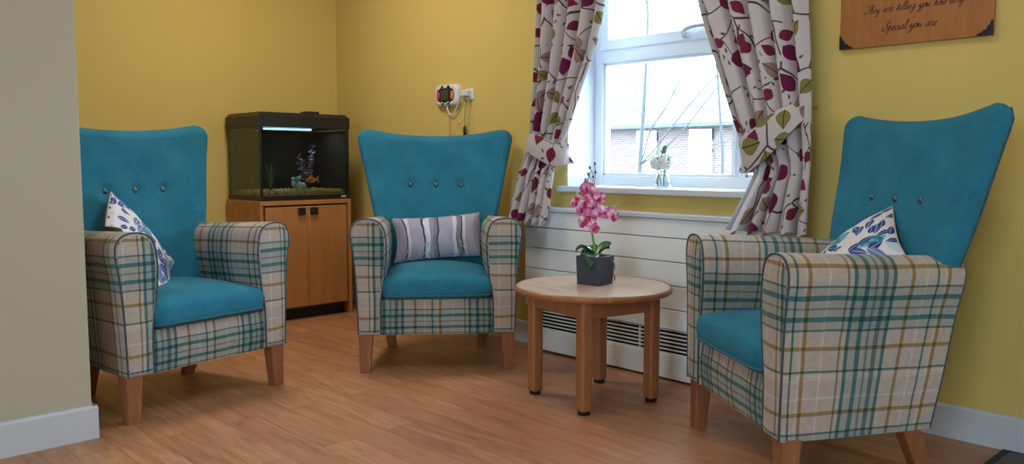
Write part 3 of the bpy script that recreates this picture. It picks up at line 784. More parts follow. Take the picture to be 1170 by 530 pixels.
# stem leans gently; the flowers face the room
tocam = (CAM-Vector((2.72, -.505, .8))); tocam.z = 0; tocam.normalize(); tocam = Matrix.Rotation(-math.radians(8), 3, 'Z') @ tocam
side = Vector((0, 0, 1)).cross(tocam)           # to the right in the photo
ST = catmull([Vector((0, 0, .085)), side*-.004+Vector((0, 0, .15)), side*-.018+Vector((0, 0, .24)), side*-.032+Vector((0, 0, .33)), side*-.034+Vector((0, 0, .40)), side*-.020+Vector((0, 0, .452))], 6)
b = MB(); b.tube(ST, [.0058-.0038*i/(len(ST)-1) for i in range(len(ST))], 8); GREEN = plain('fresh_stem', (.20, .34, .07), .5); b.build('stem', GREEN, orc)
PET = NG('pink_petal'); pn = PET.noise(PET.ob, 40, 3); PETM = PET.fin(PET.ramp(pn.outputs[0], [(.36, (.48, .02, .19)), (.47, (.74, .17, .42)), (.56, (.85, .45, .62)), (.64, (.92, .78, .84))]), .55)
LIP = plain('magenta_lip', (.42, .008, .12), .5, var=.2)
def flower(pos, face, size, roll):
    face = Vector(face).normalized(); x_ = Vector((0, 0, 1)).cross(face).normalized(); y_ = face.cross(x_)
    Rr = Matrix((x_, y_, face)).transposed() @ Matrix.Rotation(roll, 3, 'Z')
    b = MB()
    for ang, L, W in ((90, .034, .013), (10, .034, .021), (170, .034, .021), (222, .032, .012), (318, .032, .012)):
        a = math.radians(ang); d = Vector((math.cos(a), math.sin(a), 0)); s_ = Vector((-math.sin(a), math.cos(a), 0)); P = []
        for i in range(7):
            t = i/6; wdt = W*(math.sin(PI*(.08+.88*t))**.7); cz = .007*math.sin(t*PI*.8)-.010*t*t
            P.append([Vector(pos)+Rr @ ((d*(L*t)+s_*(wdt*q)+Vector((0, 0, cz+.004*q*q)))*size) for q in (-1, -.5, 0, .5, 1)])
        b.grid(P); b.grid([[p-face*.0012 for p in r[::-1]] for r in P])
    o = b.build('flower', PETM, orc)
    l = MB(); l.ball(Vector(pos)+Rr @ (Vector((0, -.006, .008))*size), (.006*size, .010*size, .007*size), 10, 6, Rr); l.ball(Vector(pos)+Rr @ (Vector((0, .002, .010))*size), (.004*size, .004*size, .006*size), 8, 6, Rr)
    l.build('lip', LIP, o)
for dx, dz, dy, sz, rl in ((-.034, .385, .02, 1.0, .2), (-.012, .362, .024, 1.0, -.3), (.012, .345, .012, .95, .4), (-.072, .325, .016, 1.0, -.2), (-.040, .330, .03, 1.05, .3), (-.008, .315, .03, .9, -.1), (-.052, .298, .02, .95, .1), (.036, .290, .014, .95, .5), (.066, .276, .02, .95, -.4), (-.022, .275, .034, 1.0, .0), (-.044, .250, .03, .95, .3), (-.006, .225, .022, .8, -.3)):
    p = side*dx+tocam*dy+Vector((0, 0, dz)); f_ = tocam+side*dx*9+Vector((0, 0, random.uniform(-.25, .2)))
    flower(p, f_, sz*.95, rl)
b = MB()
tips = [(-.010, .430), (-.040, .418), (-.002, .448), (-.024, .466), (-.004, .482), (-.030, .440)]
for dx, dz in tips: b.ball(side*dx+Vector((0, 0, dz))+tocam*.006, (.005, .005, .0068), 9, 6)
for dx, dz in tips: b.tube([side*dx+Vector((0, 0, dz))+tocam*.006, side*lerp(dx, 0, .7)+Vector((0, 0, dz-.03))], .0012, 5)
b.build('buds', plain('dark_bud', (.09, .10, .08), .5), orc)
for sd_, z0 in ((-1, .345), (1, .300)):
    b = MB(); q0 = side*(sd_*.055)+Vector((0, 0, z0-.015)); q1 = side*(sd_*.082 if sd_ > 0 else -.078)+Vector((0, 0, z0+.022))
    b.tube([q0*.3+Vector((0, 0, z0-.04))*.7, q0, q1], [.0018, .0016, .001], 6)
    for k in range(3): b.ball(q0.lerp(q1, .5+.25*k)+side*(.004*(-1)**k), (.0035, .0035, .005), 7, 5)
    b.build('bud_spray', plain('yellow_green_bud', (.42, .46, .16), .5), orc)
b = MB(); b.tube(catmull([side*.045+Vector((0, 0, .090)), side*.066+Vector((0, 0, .098)), side*.078+Vector((0, 0, .070)), side*.072+Vector((0, 0, .045)), side*.079+Vector((0, 0, .026)), side*.076+Vector((0, 0, .012))], 5), .0030, 7); b.build('air_root', plain('tan_root', (.22, .16, .09), .8), orc)

# ------------------------------------------------------------------ vase on the sill
vs = empty('flower_vase', (2.625, .075, SB), label='small clear vase of white pompom flowers on the window sill', cat='vase')
b = MB(); b.lathe([(.034, .001), (.040, .003), (.036, .03), (.027, .06), (.030, .078), (.028, .078), (.025, .06), (.034, .03), (.030, .008)], 24); b.build('vase', glassy('vase_glass', (.93, .97, .98), .1), vs)
PW = plain('white_petals', (.70, .72, .70), .8, var=.15, scale=60)
for dx, dy, z, r in ((.022, -.01, .120, .042), (-.044, .01, .112, .036), (-.012, .03, .125, .028)):
    b = MB(); rnd = random.Random(int(z*1000))
    for k in range(90):
        v = Vector((rnd.gauss(0, 1), rnd.gauss(0, 1), rnd.gauss(0, 1))).normalized()
        b.ball(Vector((dx, dy, z))+v*r*.75, (.010, .010, .006), 6, 4, v.to_track_quat('Z', 'Y').to_matrix())
    fl_ = b.build('pompom_flower', PW, vs)
    s_ = MB(); s_.tube([(dx*.2, dy*.2, .008), (dx*.6, dy*.6, .06), (dx, dy, z-r*.6)], .002, 6); s_.build('flower_stem', GREEN, fl_)
VL = plain('vase_leaf', (.03, .16, .09), .5)
for a, L, z in ((100, .05, .135), (200, .045, .12), (160, .04, .10)):
    leaf_mesh((-.005, 0, z), (math.cos(math.radians(a)), math.sin(math.radians(a)), .9), L, .011, 0).build('leaf', VL, vs)

# ------------------------------------------------------------------ curtains
LZ = [2.30, 1.725, 1.477, 1.266, 1.097, 1.002, .946, .875, .814, .730, .648]
def curtain(name, rows, nf, label, yc, tie, lining_side, seed, uvo):
    """rows: (z, outer x, inner x, fold depth)"""
    root = empty(name, label=label, cat='curtain', group='leaf-print curtains')
    rnd = random.Random(seed); zt = [r[0] for r in rows][::-1]
    To = [(r[0], r[1]) for r in rows][::-1]; Ti = [(r[0], r[2]) for r in rows][::-1]; Ta = [(r[0], r[3]) for r in rows][::-1]; Ty = [(r[0], r[4]) for r in rows][::-1]
    z0, z1 = zt[0], zt[-1]; NZ, NU = 90, 132; ph = [rnd.uniform(-.35, .35) for _ in range(nf+2)]
    P = []
    for i in range(NZ+1):
        z = lerp(z1, z0, i/NZ); xo = spline(To, z); xi = spline(Ti, z); am = interp(Ta, z); yy = interp(Ty, z); r = []
        for j in range(NU+1):
            u = j/NU; k = u*nf; w_ = (1 if xi > xo else -1)*math.sin(2*PI*k+ph[int(k)]*math.sin(PI*(k % 1))+.25*math.sin(z*3+k))
            w2 = .35*math.sin(4*PI*k+z*2.3+seed)
            x = lerp(xo, xi, u)+.25*am*math.cos(2*PI*k)*(0 if j in (0, NU) else 1)
            r.append(Vector((x, yy+am*(w_+w2*.5), z+(.012*math.sin(2*PI*k+1)+.0 if i == NZ else 0))))
        P.append(r)
    b = MB(); uvf = lambda i, j: (j/NU*.80+uvo, lerp(z1, z0, i/NZ)+uvo*.7)
    b.grid(P, uvf, mi=0)
    hem = len(b.mi)
    if xi < xo:                                  # the window-side hem turns over and shows its lining below the tie
        for i in range(NZ):
            for j in range(NU):
                if lerp(z1, z0, i/NZ) < .93 and j/NU > .84: b.mi[i*NU+j] = 1
    Q = []
    for i in range(NZ+1):
        r = []
        for j in range(NU+1):
            a = P[i][max(0, j-1)]; c = P[i][min(NU, j+1)]; t = (c-a); nrm = Vector((t.y, -t.x, 0)); nrm = nrm.normalized() if nrm.length > 1e-6 else Vector((0, -1, 0))
            if nrm.y > 0 and False: nrm = -nrm
            r.append(P[i][j]-nrm*.004*(1 if (P[0][NU]-P[0][0]).x > 0 else -1))
        Q.append(r)
    b.grid([r[::-1] for r in Q], lambda i, j: (j/NU, i/NZ), mi=1)
    rim = lambda G: [r[0] for r in G]+G[-1][1:]+[r[NU] for r in G[::-1]][1:]+G[0][::-1][1:-1]
    b.grid([rim(P), rim(Q)], None, False, True, True, 0)
    b.build('cloth', [CURT, LINING], root)
    # tieback: a stiff band round the gathered cloth, running up to its wall hook
    path, hgt = tie
    pts = catmull(path, 8); n = len(pts); bb = MB(); G = []
    for i, p in enumerate(pts):
        h = interp(hgt, i/(n-1)); t = pts[min(i+1, n-1)]-pts[max(i-1, 0)]
        upv = Vector((-t.z, 0, t.x)) if abs(t.x) > abs(t.y)*.3 else Vector((0, 0, 1))
        if upv.z < 0: upv = -upv
        upv.normalize()
        G.append([p+upv*(h*q)+Vector((0, -.006*math.cos(q*PI), 0)) for q in (-.5, -.38, -.2, 0, .2, .38, .5)])
    bb.grid(G, lambda i, j: (i/(n-1)*.45+uvo*2, (j/6)*.11+.37)); bb.grid([[q+Vector((0, .006, 0)) for q in r[::-1]] for r in G])
    rim2 = lambda A: [r[0] for r in A]+A[-1][1:]+[r[6] for r in A[::-1]][1:]+A[0][::-1][1:-1]
    bb.grid([rim2(G), [q+Vector((0, .006, 0)) for q in rim2(G)]], None, False, True)
    tb = bb.build('tieback', CURT, root)
    h_ = MB(); hp_ = path[-1]; hx_ = hp_[0]-.014
    h_.tube(catmull([(hx_, -.001, hp_[2]), (hx_, -.05, hp_[2]), (hx_+.002, hp_[1]-.004, hp_[2]+.004), (hx_, hp_[1]-.010, hp_[2]+.022)], 6), .0042, 8); h_.ball((hx_, hp_[1]-.010, hp_[2]+.026), .008, 10, 6)
    h_.build('tieback_hook', plain('brass_hook', (.45, .32, .10), .35, .8), root)
    return root
curtain('curtain', [(2.30, 2.00, 2.52, .034, -.115), (1.725, 2.010, 2.452, .034, -.12), (1.477, 1.998, 2.390, .032, -.12), (1.266, 1.985, 2.298, .028, -.125), (1.097, 1.966, 2.225, .024, -.125), (1.002, 1.952, 2.178, .020, -.13), (.946, 1.930, 2.160, .022, -.14), (.875, 1.905, 2.150, .026, -.15), (.814, 1.888, 2.145, .029, -.155), (.730, 1.865, 2.136, .030, -.16), (.648, 1.846, 2.115, .031, -.165)],
        5, 'leaf-print curtain on the window side nearest the middle armchair, tied back', -.12,
        ([(2.195, -.070, .975), (2.222, -.125, .985), (2.17, -.178, .985), (2.09, -.185, 1.015), (2.00, -.170, 1.040), (1.965, -.120, 1.055), (1.955, -.050, 1.060)], [(0, .08), (.3, .115), (.6, .10), (1, .06)]), 1, 3, .0)
curtain('curtain', [(2.30, 3.36, 2.78, .036, -.115), (1.70, 3.385, 2.895, .036, -.115), (1.55, 3.394, 2.936, .035, -.12), (1.36, 3.410, 3.010, .032, -.12), (1.16, 3.426, 3.090, .028, -.125), (1.02, 3.433, 3.150, .022, -.13), (.925, 3.440, 3.215, .022, -.14), (.87, 3.442, 3.205, .026, -.15), (.815, 3.443, 3.180, .029, -.155), (.74, 3.446, 3.140, .031, -.16), (.672, 3.448, 3.106, .031, -.165)],
        5, 'leaf-print curtain on the window side nearest the wooden plaque, tied back high', -.12,
        ([(3.19, -.070, .955), (3.150, -.125, .962), (3.190, -.180, .975), (3.26, -.190, 1.020), (3.33, -.180, 1.085), (3.385, -.150, 1.130), (3.402, -.075, 1.150)], [(0, .10), (.3, .135), (.6, .115), (1, .05)]), -1, 9, .53)
pole = empty('curtain_pole', (0, 0, 0), label='slim metal curtain pole above the window', cat='curtain pole')
b = MB(); b.tube([(1.85, -.10, 2.335), (3.60, -.10, 2.335)], .014, 14); b.build('pole', plain('brushed_pole', (.35, .33, .30), .35, .7), pole)
for x in (1.85, 3.60):
    b = MB(); b.ball((x, -.10, 2.335), .026, 14, 10); b.build('finial', plain('brushed_finial', (.35, .33, .30), .35, .7), pole)
for x in (1.93, 3.50):
    b = MB(); b.box((x, -.05, 2.335), (.02, .105, .02)); b.build('bracket', plain('brushed_bracket', (.35, .33, .30), .35, .7), pole)

# ------------------------------------------------------------------ cabinet and aquarium
KX0, KX1, KY0, KY1, KZ = .025, .462, -.808, -.200, .718
cab = empty('tank_cabinet', (0, 0, 0), label='two-door beech cabinet in the corner carrying the fish tank', cat='cabinet')
b = MB()
b.box(((KX0+KX1)/2, KY0+.011, KZ/2-.013), (KX1-KX0-.004, .022, KZ-.026)); b.box(((KX0+KX1)/2, KY1-.011, KZ/2-.013), (KX1-KX0-.004, .022, KZ-.026))
b.box(((KX0+KX1)/2, (KY0+KY1)/2, KZ-.013), (KX1-KX0, KY1-KY0, .026)); b.box(((KX0+KX1)/2, (KY0+KY1)/2, .085), (KX1-KX0-.03, KY1-KY0-.044, .022)); b.box((KX0+.006, (KY0+KY1)/2, KZ/2), (.010, KY1-KY0-.044, KZ-.06))
b.build('carcass', CABW, cab, bevel=.002)
b = MB(); b.box((KX1-.07, (KY0+KY1)/2, .037), (.016, KY1-KY0-.046, .072)); b.box((KX1-.028, (KY0+KY1)/2, .39), (.006, KY1-KY0-.046, .58)); b.build('plinth', DARK, cab)
DY0, DY1 = KY0+.030, KY1-.030; DM = (DY0+DY1)/2
for y0, y1, hy in ((DY0+.004, DM-.0015, DM-.042), (DM+.0015, DY1-.004, DM+.040)):
    b = MB(); b.box((KX1-.010, (y0+y1)/2, .382), (.018, y1-y0, .600)); d = b.build('door', CABW, cab, bevel=.0015)
    h = MB(); h.box((KX1+.008, hy, .652), (.018, .046, .044)); h.build('handle', BLACK, d, bevel=.003)
TX0, TX1, TY0, TY1 = KX0+.012, KX1-.004, KY0+.010, KY1-.006; TB, TT_, HT = KZ, 1.150, 1.232
aq = empty('aquarium', (0, 0, 0), label='black-framed glass fish tank with a dark hood on the corner cabinet', cat='aquarium')
def ringbox(mb, x0, x1, y0, y1, z0, z1, t, mi=0):
    mb.box(((x0+x1)/2, y0+t/2, (z0+z1)/2), (x1-x0, t, z1-z0), mi=mi); mb.box(((x0+x1)/2, y1-t/2, (z0+z1)/2), (x1-x0, t, z1-z0), mi=mi)
    mb.box((x0+t/2, (y0+y1)/2, (z0+z1)/2), (t, y1-y0-2*t, z1-z0), mi=mi); mb.box((x1-t/2, (y0+y1)/2, (z0+z1)/2), (t, y1-y0-2*t, z1-z0), mi=mi)
b = MB(); ringbox(b, TX0, TX1, TY0, TY1, TB, TB+.030, .012); b.box(((TX0+TX1)/2, (TY0+TY1)/2, TB+.004), (TX1-TX0-.02, TY1-TY0-.02, .008)); b.build('base_frame', BLACK, aq, bevel=.002)
b = MB(); ringbox(b, TX0+.004, TX1-.004, TY0+.004, TY1-.004, TB+.012, TT_+.01, .006); gl = b.build('glass_tank', glassy('tank_glass', (.72, .78, .76), .035), aq)
b = MB(); b.box((TX0+.015, (TY0+TY1)/2, (TB+TT_)/2), (.006, TY1-TY0-.03, TT_-TB-.03)); b.box(((TX0+TX1)/2+.002, TY1-.014, (TB+TT_)/2), (TX1-TX0-.034, .004, TT_-TB-.03)); b.build('black_background', plain('black_backing', (.006, .007, .010), .8), aq)
for yy in (TY0+.006, TY1-.006):
    b = MB(); b.box((TX1-.006, yy, (TB+TT_)/2), (.011, .011, TT_-TB)); b.build('corner_seal', BLACK, aq)
b = MB(); c_ = .022
def hood(x0, x1, y0, y1, z):
    return [(x0, y0, z), (x1, y0, z), (x1, y1, z), (x0, y1, z)]
b.prism(hood(TX0-.004, TX1+.006, TY0-.006, TY1+.004, TT_-.004), hood(TX0-.004, TX1+.006, TY0-.006, TY1+.004, HT-c_)); b.prism(hood(TX0-.004, TX1+.006, TY0-.006, TY1+.004, HT-c_), hood(TX0+.016, TX1-.010, TY0+.010, TY1-.018, HT)); b.build('hood', BLACK, aq, bevel=.002)
b = MB(); b.box((TX1-.10, -.415, HT+.008), (.08, .085, .018)); b.build('feeding_flap', BLACK, aq, bevel=.004)
b = MB(); b.box((TX1-.07, (TY0+TY1)/2-.08, TT_-.012), (.03, .30, .010)); b.build('light_strip', emit('tank_light', (.42, .68, 1.0), 3), aq)
l = bpy.data.lights.new('tank_lamp', 'AREA'); l.shape = 'RECTANGLE'; l.size = .06; l.size_y = .5; l.energy = .9; l.color = (1.0, .97, .90)
lo = bpy.data.objects.new('tank_lamp', l); col.objects.link(lo); lo.parent = aq; lo.location = (TX1-.15, (TY0+TY1)/2, TT_-.02)
b = MB(); b.box((TX1+.001, TY1-.045, TB+.016), (.003, .034, .010)); b.build('maker_badge', plain('silver_badge', (.5, .5, .5), .4), aq)
rnd = random.Random(4)
b = MB()
for k in range(900):
    r = rnd.uniform(.004, .009); b.ball((rnd.uniform(TX0+.03, TX1-.022), rnd.uniform(TY0+.022, TY1-.022), TB+.045+rnd.uniform(0, .014)), (r, r*rnd.uniform(.7, 1), r*.7), 6, 4)
b.box(((TX0+TX1)/2, (TY0+TY1)/2, TB+.028), (TX1-TX0-.05, TY1-TY0-.04, .036))
GR = NG('mixed_aquarium_gravel'); vo = GR.n('ShaderNodeTexVoronoi'); GR.put(vo.inputs['Vector'], GR.ob); vo.inputs['Scale'].default_value = 70; sc_ = GR.n('ShaderNodeSeparateColor'); GR.put(sc_.inputs[0], vo.outputs['Color'])
tag(b.build('aquarium_gravel', GR.fin(GR.ramp(sc_.outputs[0], [(0, (.30, .18, .05)), (.5, (.50, .36, .12)), (1, (.62, .52, .28))]), .6)), 'brown and tan gravel covering the fish tank floor', 'gravel', kind='stuff')
AZ = TB+.070
def weed(name, x, y, n, h, spread, mat, label, grp=None):
    r_ = random.Random(int(x*1000+y*777)); t = empty(name, (x, y, AZ-.006), label=label, cat='aquarium plant', group=grp); b = MB()
    for k in range(n):
        a = r_.uniform(0, 2*PI); s = r_.uniform(.2, 1)*spread; hh = h*r_.uniform(.6, 1)
        pts = catmull([Vector((0, 0, 0)), Vector((math.cos(a)*s*.35, math.sin(a)*s*.35, hh*.5)), Vector((math.cos(a)*s, math.sin(a)*s, hh))], 5); sd_ = Vector((-math.sin(a), math.cos(a), 0))
        P = [[p-sd_*.004*(1-i/len(pts)), p, p+sd_*.004*(1-i/len(pts))] for i, p in enumerate(pts)]
        b.grid(P)
    b.build('blades', mat, t); b = MB(); b.ball((0, 0, .002), (.012, .012, .008), 8, 5); b.build('root_clump', DARK, t)
WG = plain('pond_green', (.09, .24, .07), .6); WG2 = plain('dark_pond_green', (.03, .10, .05), .6)
weed('aquarium_grass', TX1-.16, -.655, 20, .17, .07, WG, 'spiky green grass clump in the left part of the fish tank')
weed('aquarium_grass', TX1-.25, TY0+.07, 16, .13, .06, WG2, 'short green tuft against the side glass of the fish tank')
# bushy purple plant
pl = empty('aquarium_bush', (TX1-.14, -.425, AZ-.006), label='tall feathery mauve plastic plant right of the goldfish in the tank', cat='aquarium plant'); b = MB(); s_ = MB(); r_ = random.Random(21)
for st in range(4):
    a0 = r_.uniform(0, 6.3); top = Vector((math.cos(a0)*.04, math.sin(a0)*.05, .26-.03*st)); s_.tube([(0, 0, 0), top*.5, top], .002, 5)
    for k in range(34):
        p = top*(.25+.75*k/34); d = Vector((r_.gauss(0, 1), r_.gauss(0, 1), r_.gauss(0, .5))).normalized(); e_ = d.orthogonal().normalized()
        b.add([p, p+d*.016+e_*.006, p+d*.030, p+d*.016-e_*.006], [[0, 1, 2, 3]])
b.build('leaves', plain('mauve_leaf', (.20, .17, .30), .6), pl); s_.build('stems', WG2, pl)
# ornament: pale arching shell rock
orn = empty('tank_ornament', (TX1-.10, -.50, AZ-.008), label='white and turquoise ornament beside the goldfish in the tank', cat='ornament')
b = MB()
for k, (dx, dy, dz, r) in enumerate(((0, 0, .02, .026), (.004, -.03, .035, .020), (-.006, .028, .018, .022), (0, -.012, .056, .016), (.005, -.04, .062, .011), (0, .006, .072, .009))): b.ball((dx, dy, dz), (r, r, r*1.1), 12, 8)
b.build('rock', plain('pale_rock', (.52, .58, .56), .5, var=.3, scale=50), orn)
b = MB()
for k in range(9): a = -.9+k*.22; b.tube([(.02, -.03, .04), (.025+.01*math.cos(a), -.03+.035*math.sin(a), .04+.04*math.cos(a))], [.004, .0015], 6)
b.build('fan', plain('turquoise_fan', (.12, .45, .50), .5), orn)
# goldfish: body, tail, fins
gf = empty('goldfish', (TX1-.055, -.447, AZ+.048), label='orange and white goldfish swimming low in the fish tank', cat='fish'); gf.rotation_euler = (0, math.radians(4), math.radians(-82))
b = MB(); rings = []
for i in range(15):
    t = i/14; r = .017*math.sin(PI*t**.75)**.8+.0015; rings.append([Vector((-.040+.075*t, .55*r*math.cos(2*PI*q/12), r*math.sin(2*PI*q/12))) for q in range(12)])
b.grid(rings, None, False, True); b.add(rings[0], [list(range(12))[::-1]]); b.add(rings[-1], [list(range(12))])
FM = NG('goldfish_skin'); fn = FM.noise(FM.ob, 22, 2); b.build('body', FM.fin(FM.ramp(fn.outputs[0], [(.42, (.85, .16, .02)), (.56, (.9, .75, .6))]), .35), gf)
FINM = plain('orange_fin', (.85, .30, .10), .5)
b = MB(); b.prism([(-.036, -.001, .004), (-.066, -.001, .020), (-.058, -.001, 0), (-.066, -.001, -.020), (-.036, -.001, -.004)], [(-.036, .001, .004), (-.066, .001, .020), (-.058, .001, 0), (-.066, .001, -.020), (-.036, .001, -.004)]); b.build('tail_fin', FINM, gf)
b = MB(); b.prism([(-.012, -.0008, .012), (-.018, -.0008, .028), (.004, -.0008, .026), (.012, -.0008, .014)], [(-.012, .0008, .012), (-.018, .0008, .028), (.004, .0008, .026), (.012, .0008, .014)]); b.build('dorsal_fin', FINM, gf)

# ------------------------------------------------------------------ nurse call unit, socket, pull cords
nc = empty('nurse_call_unit', (1.195, 0, 1.322), label='white wall call unit with dark display and two red buttons above the middle armchair', cat='call unit')
def rrect(w_, h_, r, n_=5):
    out = []
    for cx, cz, a0 in ((w_/2-r, -h_/2+r, -90), (w_/2-r, h_/2-r, 0), (-w_/2+r, h_/2-r, 90), (-w_/2+r, -h_/2+r, 180)):
        for q in range(n_+1):
            a = math.radians(a0+90*q/n_); out.append((cx+r*math.cos(a), cz+r*math.sin(a)))
    return out
def plate(w_, h_, r, y0, y1, soft=.006):
    mb = MB(); L = [[Vector((x*k, y, z*k)) for x, z in rrect(w_, h_, r)] for y, k in ((y0, 1), (lerp(y0, y1, .7), 1), (lerp(y0, y1, .92), 1-soft*2/w_), (y1, 1-soft*6/w_))]
    mb.grid(L, None, False, True); mb.add(L[-1], [list(range(len(L[-1])))], None, False); mb.add(L[0], [list(range(len(L[0])))[::-1]], None, False); return mb
PLW = plain('white_abs', (.68, .68, .66), .35, var=.02)
plate(.205, .118, .035, 0, -.034).build('housing', PLW, nc)
GP = plain('dark_green_display', (.035, .055, .035), .3)
face_ = MB()
q_ = plate(.105, .082, .012, -.033, -.037); face_.__dict__.update(q_.__dict__)
for sx_ in (-1, 1):
    L = [[Vector((sx_*.056+.022*k*math.cos(2*PI*t/20), y, .036*k*math.sin(2*PI*t/20))) for t in range(20)] for y, k in ((-.033, 1), (-.037, .96))]
    face_.grid(L, None, False, True); face_.add(L[-1], [list(range(20))], None, False)
for sx_ in (-1, 1):
    for sz_ in (-1, 1):
        face_.ball((sx_*.026, -.035, sz_*.042), (.014, .003, .013), 12, 6)
fp = face_.build('face_panel', BLACK, nc)
b = MB(); b.box((-.003, -.0378, .0), (.062, .002, .052)); b.build('display', GP, nc)
for sx_, cc in ((-1, (.75, .03, .05)), (1, (.80, .18, .06))):
    b = MB(); b.ball((sx_*.062, -.037, -.002), (.013, .006, .026), 14, 8); o = b.build('call_button', plain('red_button', cc, .35), nc)
for sx_, sz_ in ((-.024, -.043), (.026, -.042), (-.012, .041), (.012, .041)):
    b = MB(); b.ball((sx_, -.038, sz_), (.007, .003, .006) if sz_ < 0 else (.005, .003, .005), 10, 6); b.build('small_button', plain('pale_button', (.6, .62, .58), .4), nc)
b = MB(); b.tube(catmull([(0.0, -.02, -.058), (.004, -.022, -.080), (.022, -.018, -.108), (.045, -.016, -.110), (.075, -.018, -.080), (.105, -.022, -.035), (.122, -.026, -.006)], 7), .0042, 8); b.build('cable', PLW, nc)
so_ = empty('wall_socket', (1.372, 0, 1.318), label='small white wall socket with plug beside the call unit', cat='socket')
plate(.062, .062, .008, 0, -.009).build('plate', PLW, so_)
b = MB(); b.box((-.012, -.024, .006), (.05, .034, .034)); b.box((-.045, -.02, .0), (.035, .02, .016)); b.build('plug', PLW, so_, bevel=.006)
rc_ = empty('red_pull_cord', (1.205, -.012, 1.27), label='thin red emergency cord hanging below the call unit', cat='pull cord')
b = MB(); b.tube([(0, 0, 0), (.001, 0, -.25), (0, 0, -.60)], .0016, 6); b.build('cord', plain('red_cord', (.55, .05, .03), .6), rc_)
b = MB(); b.lathe([(.003, -.64), (.010, -.63), (.008, -.602), (.003, -.598)], 12); b.build('toggle', plain('red_toggle', (.55, .05, .03), .4), rc_)
lc_ = empty('lead_cord', (1.375, -.02, 1.29), label='thin pale lead with a black toggle hanging from the wall socket', cat='lead')
b = MB(); b.tube(catmull([(0, 0, 0), (.012, 0, -.08), (.010, 0, -.20), (.012, 0, -.5)], 6), .0024, 6)
b.tube(catmull([(-.115, 0, -.105), (-.09, -.002, -.128), (-.06, -.002, -.13), (-.022, 0, -.09), (-.006, 0, -.02)], 6), .0022, 6); b.build('lead', plain('beige_lead', (.50, .40, .22), .6), lc_)
b = MB(); b.lathe([(.003, -.205), (.009, -.200), (.009, -.150), (.003, -.145)], 12, (-.028, 0, 0)); b.tube([(-.028, 0, -.146), (-.026, 0, -.05), (-.01, 0, 0)], .0014, 6); b.build('toggle', BLACK, lc_)

# ------------------------------------------------------------------ wooden plaque with lettering
PL0, PL1, PZ0, PZ1 = 3.474, 3.984, 1.357, 1.70
pq = empty('wooden_plaque', (0, 0, 0), label='wooden wall plaque with black script lettering and dark metal corners', cat='plaque')
b = MB(); b.box(((PL0+PL1)/2, -.009, (PZ0+PZ1)/2), (PL1-PL0, .018, PZ1-PZ0)); b.build('board', wood('cherry_board', (.30, .105, .025), (.42, .17, .05), 'Z', .4), pq, bevel=.002)
CO = plain('blackened_metal', (.02, .022, .025), .4, .5)
for cx, cz, sx_, sz_ in ((PL0, PZ0, 1, 1), (PL1, PZ0, -1, 1), (PL0, PZ1, 1, -1), (PL1, PZ1, -1, -1)):
    b = MB(); sh = [(0, 0), (.050, 0), (.046, .008), (.036, .010), (.030, .018), (.020, .020), (.018, .030), (.010, .036), (.008, .046), (0, .050)]
    p0 = [(cx+sx_*a, -.0178, cz+sz_*c) for a, c in sh]; p1 = [(cx+sx_*a, -.0205, cz+sz_*c) for a, c in sh]
    b.prism(p0 if sx_*sz_ < 0 else p0[::-1], p1 if sx_*sz_ < 0 else p1[::-1]); b.build('corner_ornament', CO, pq)
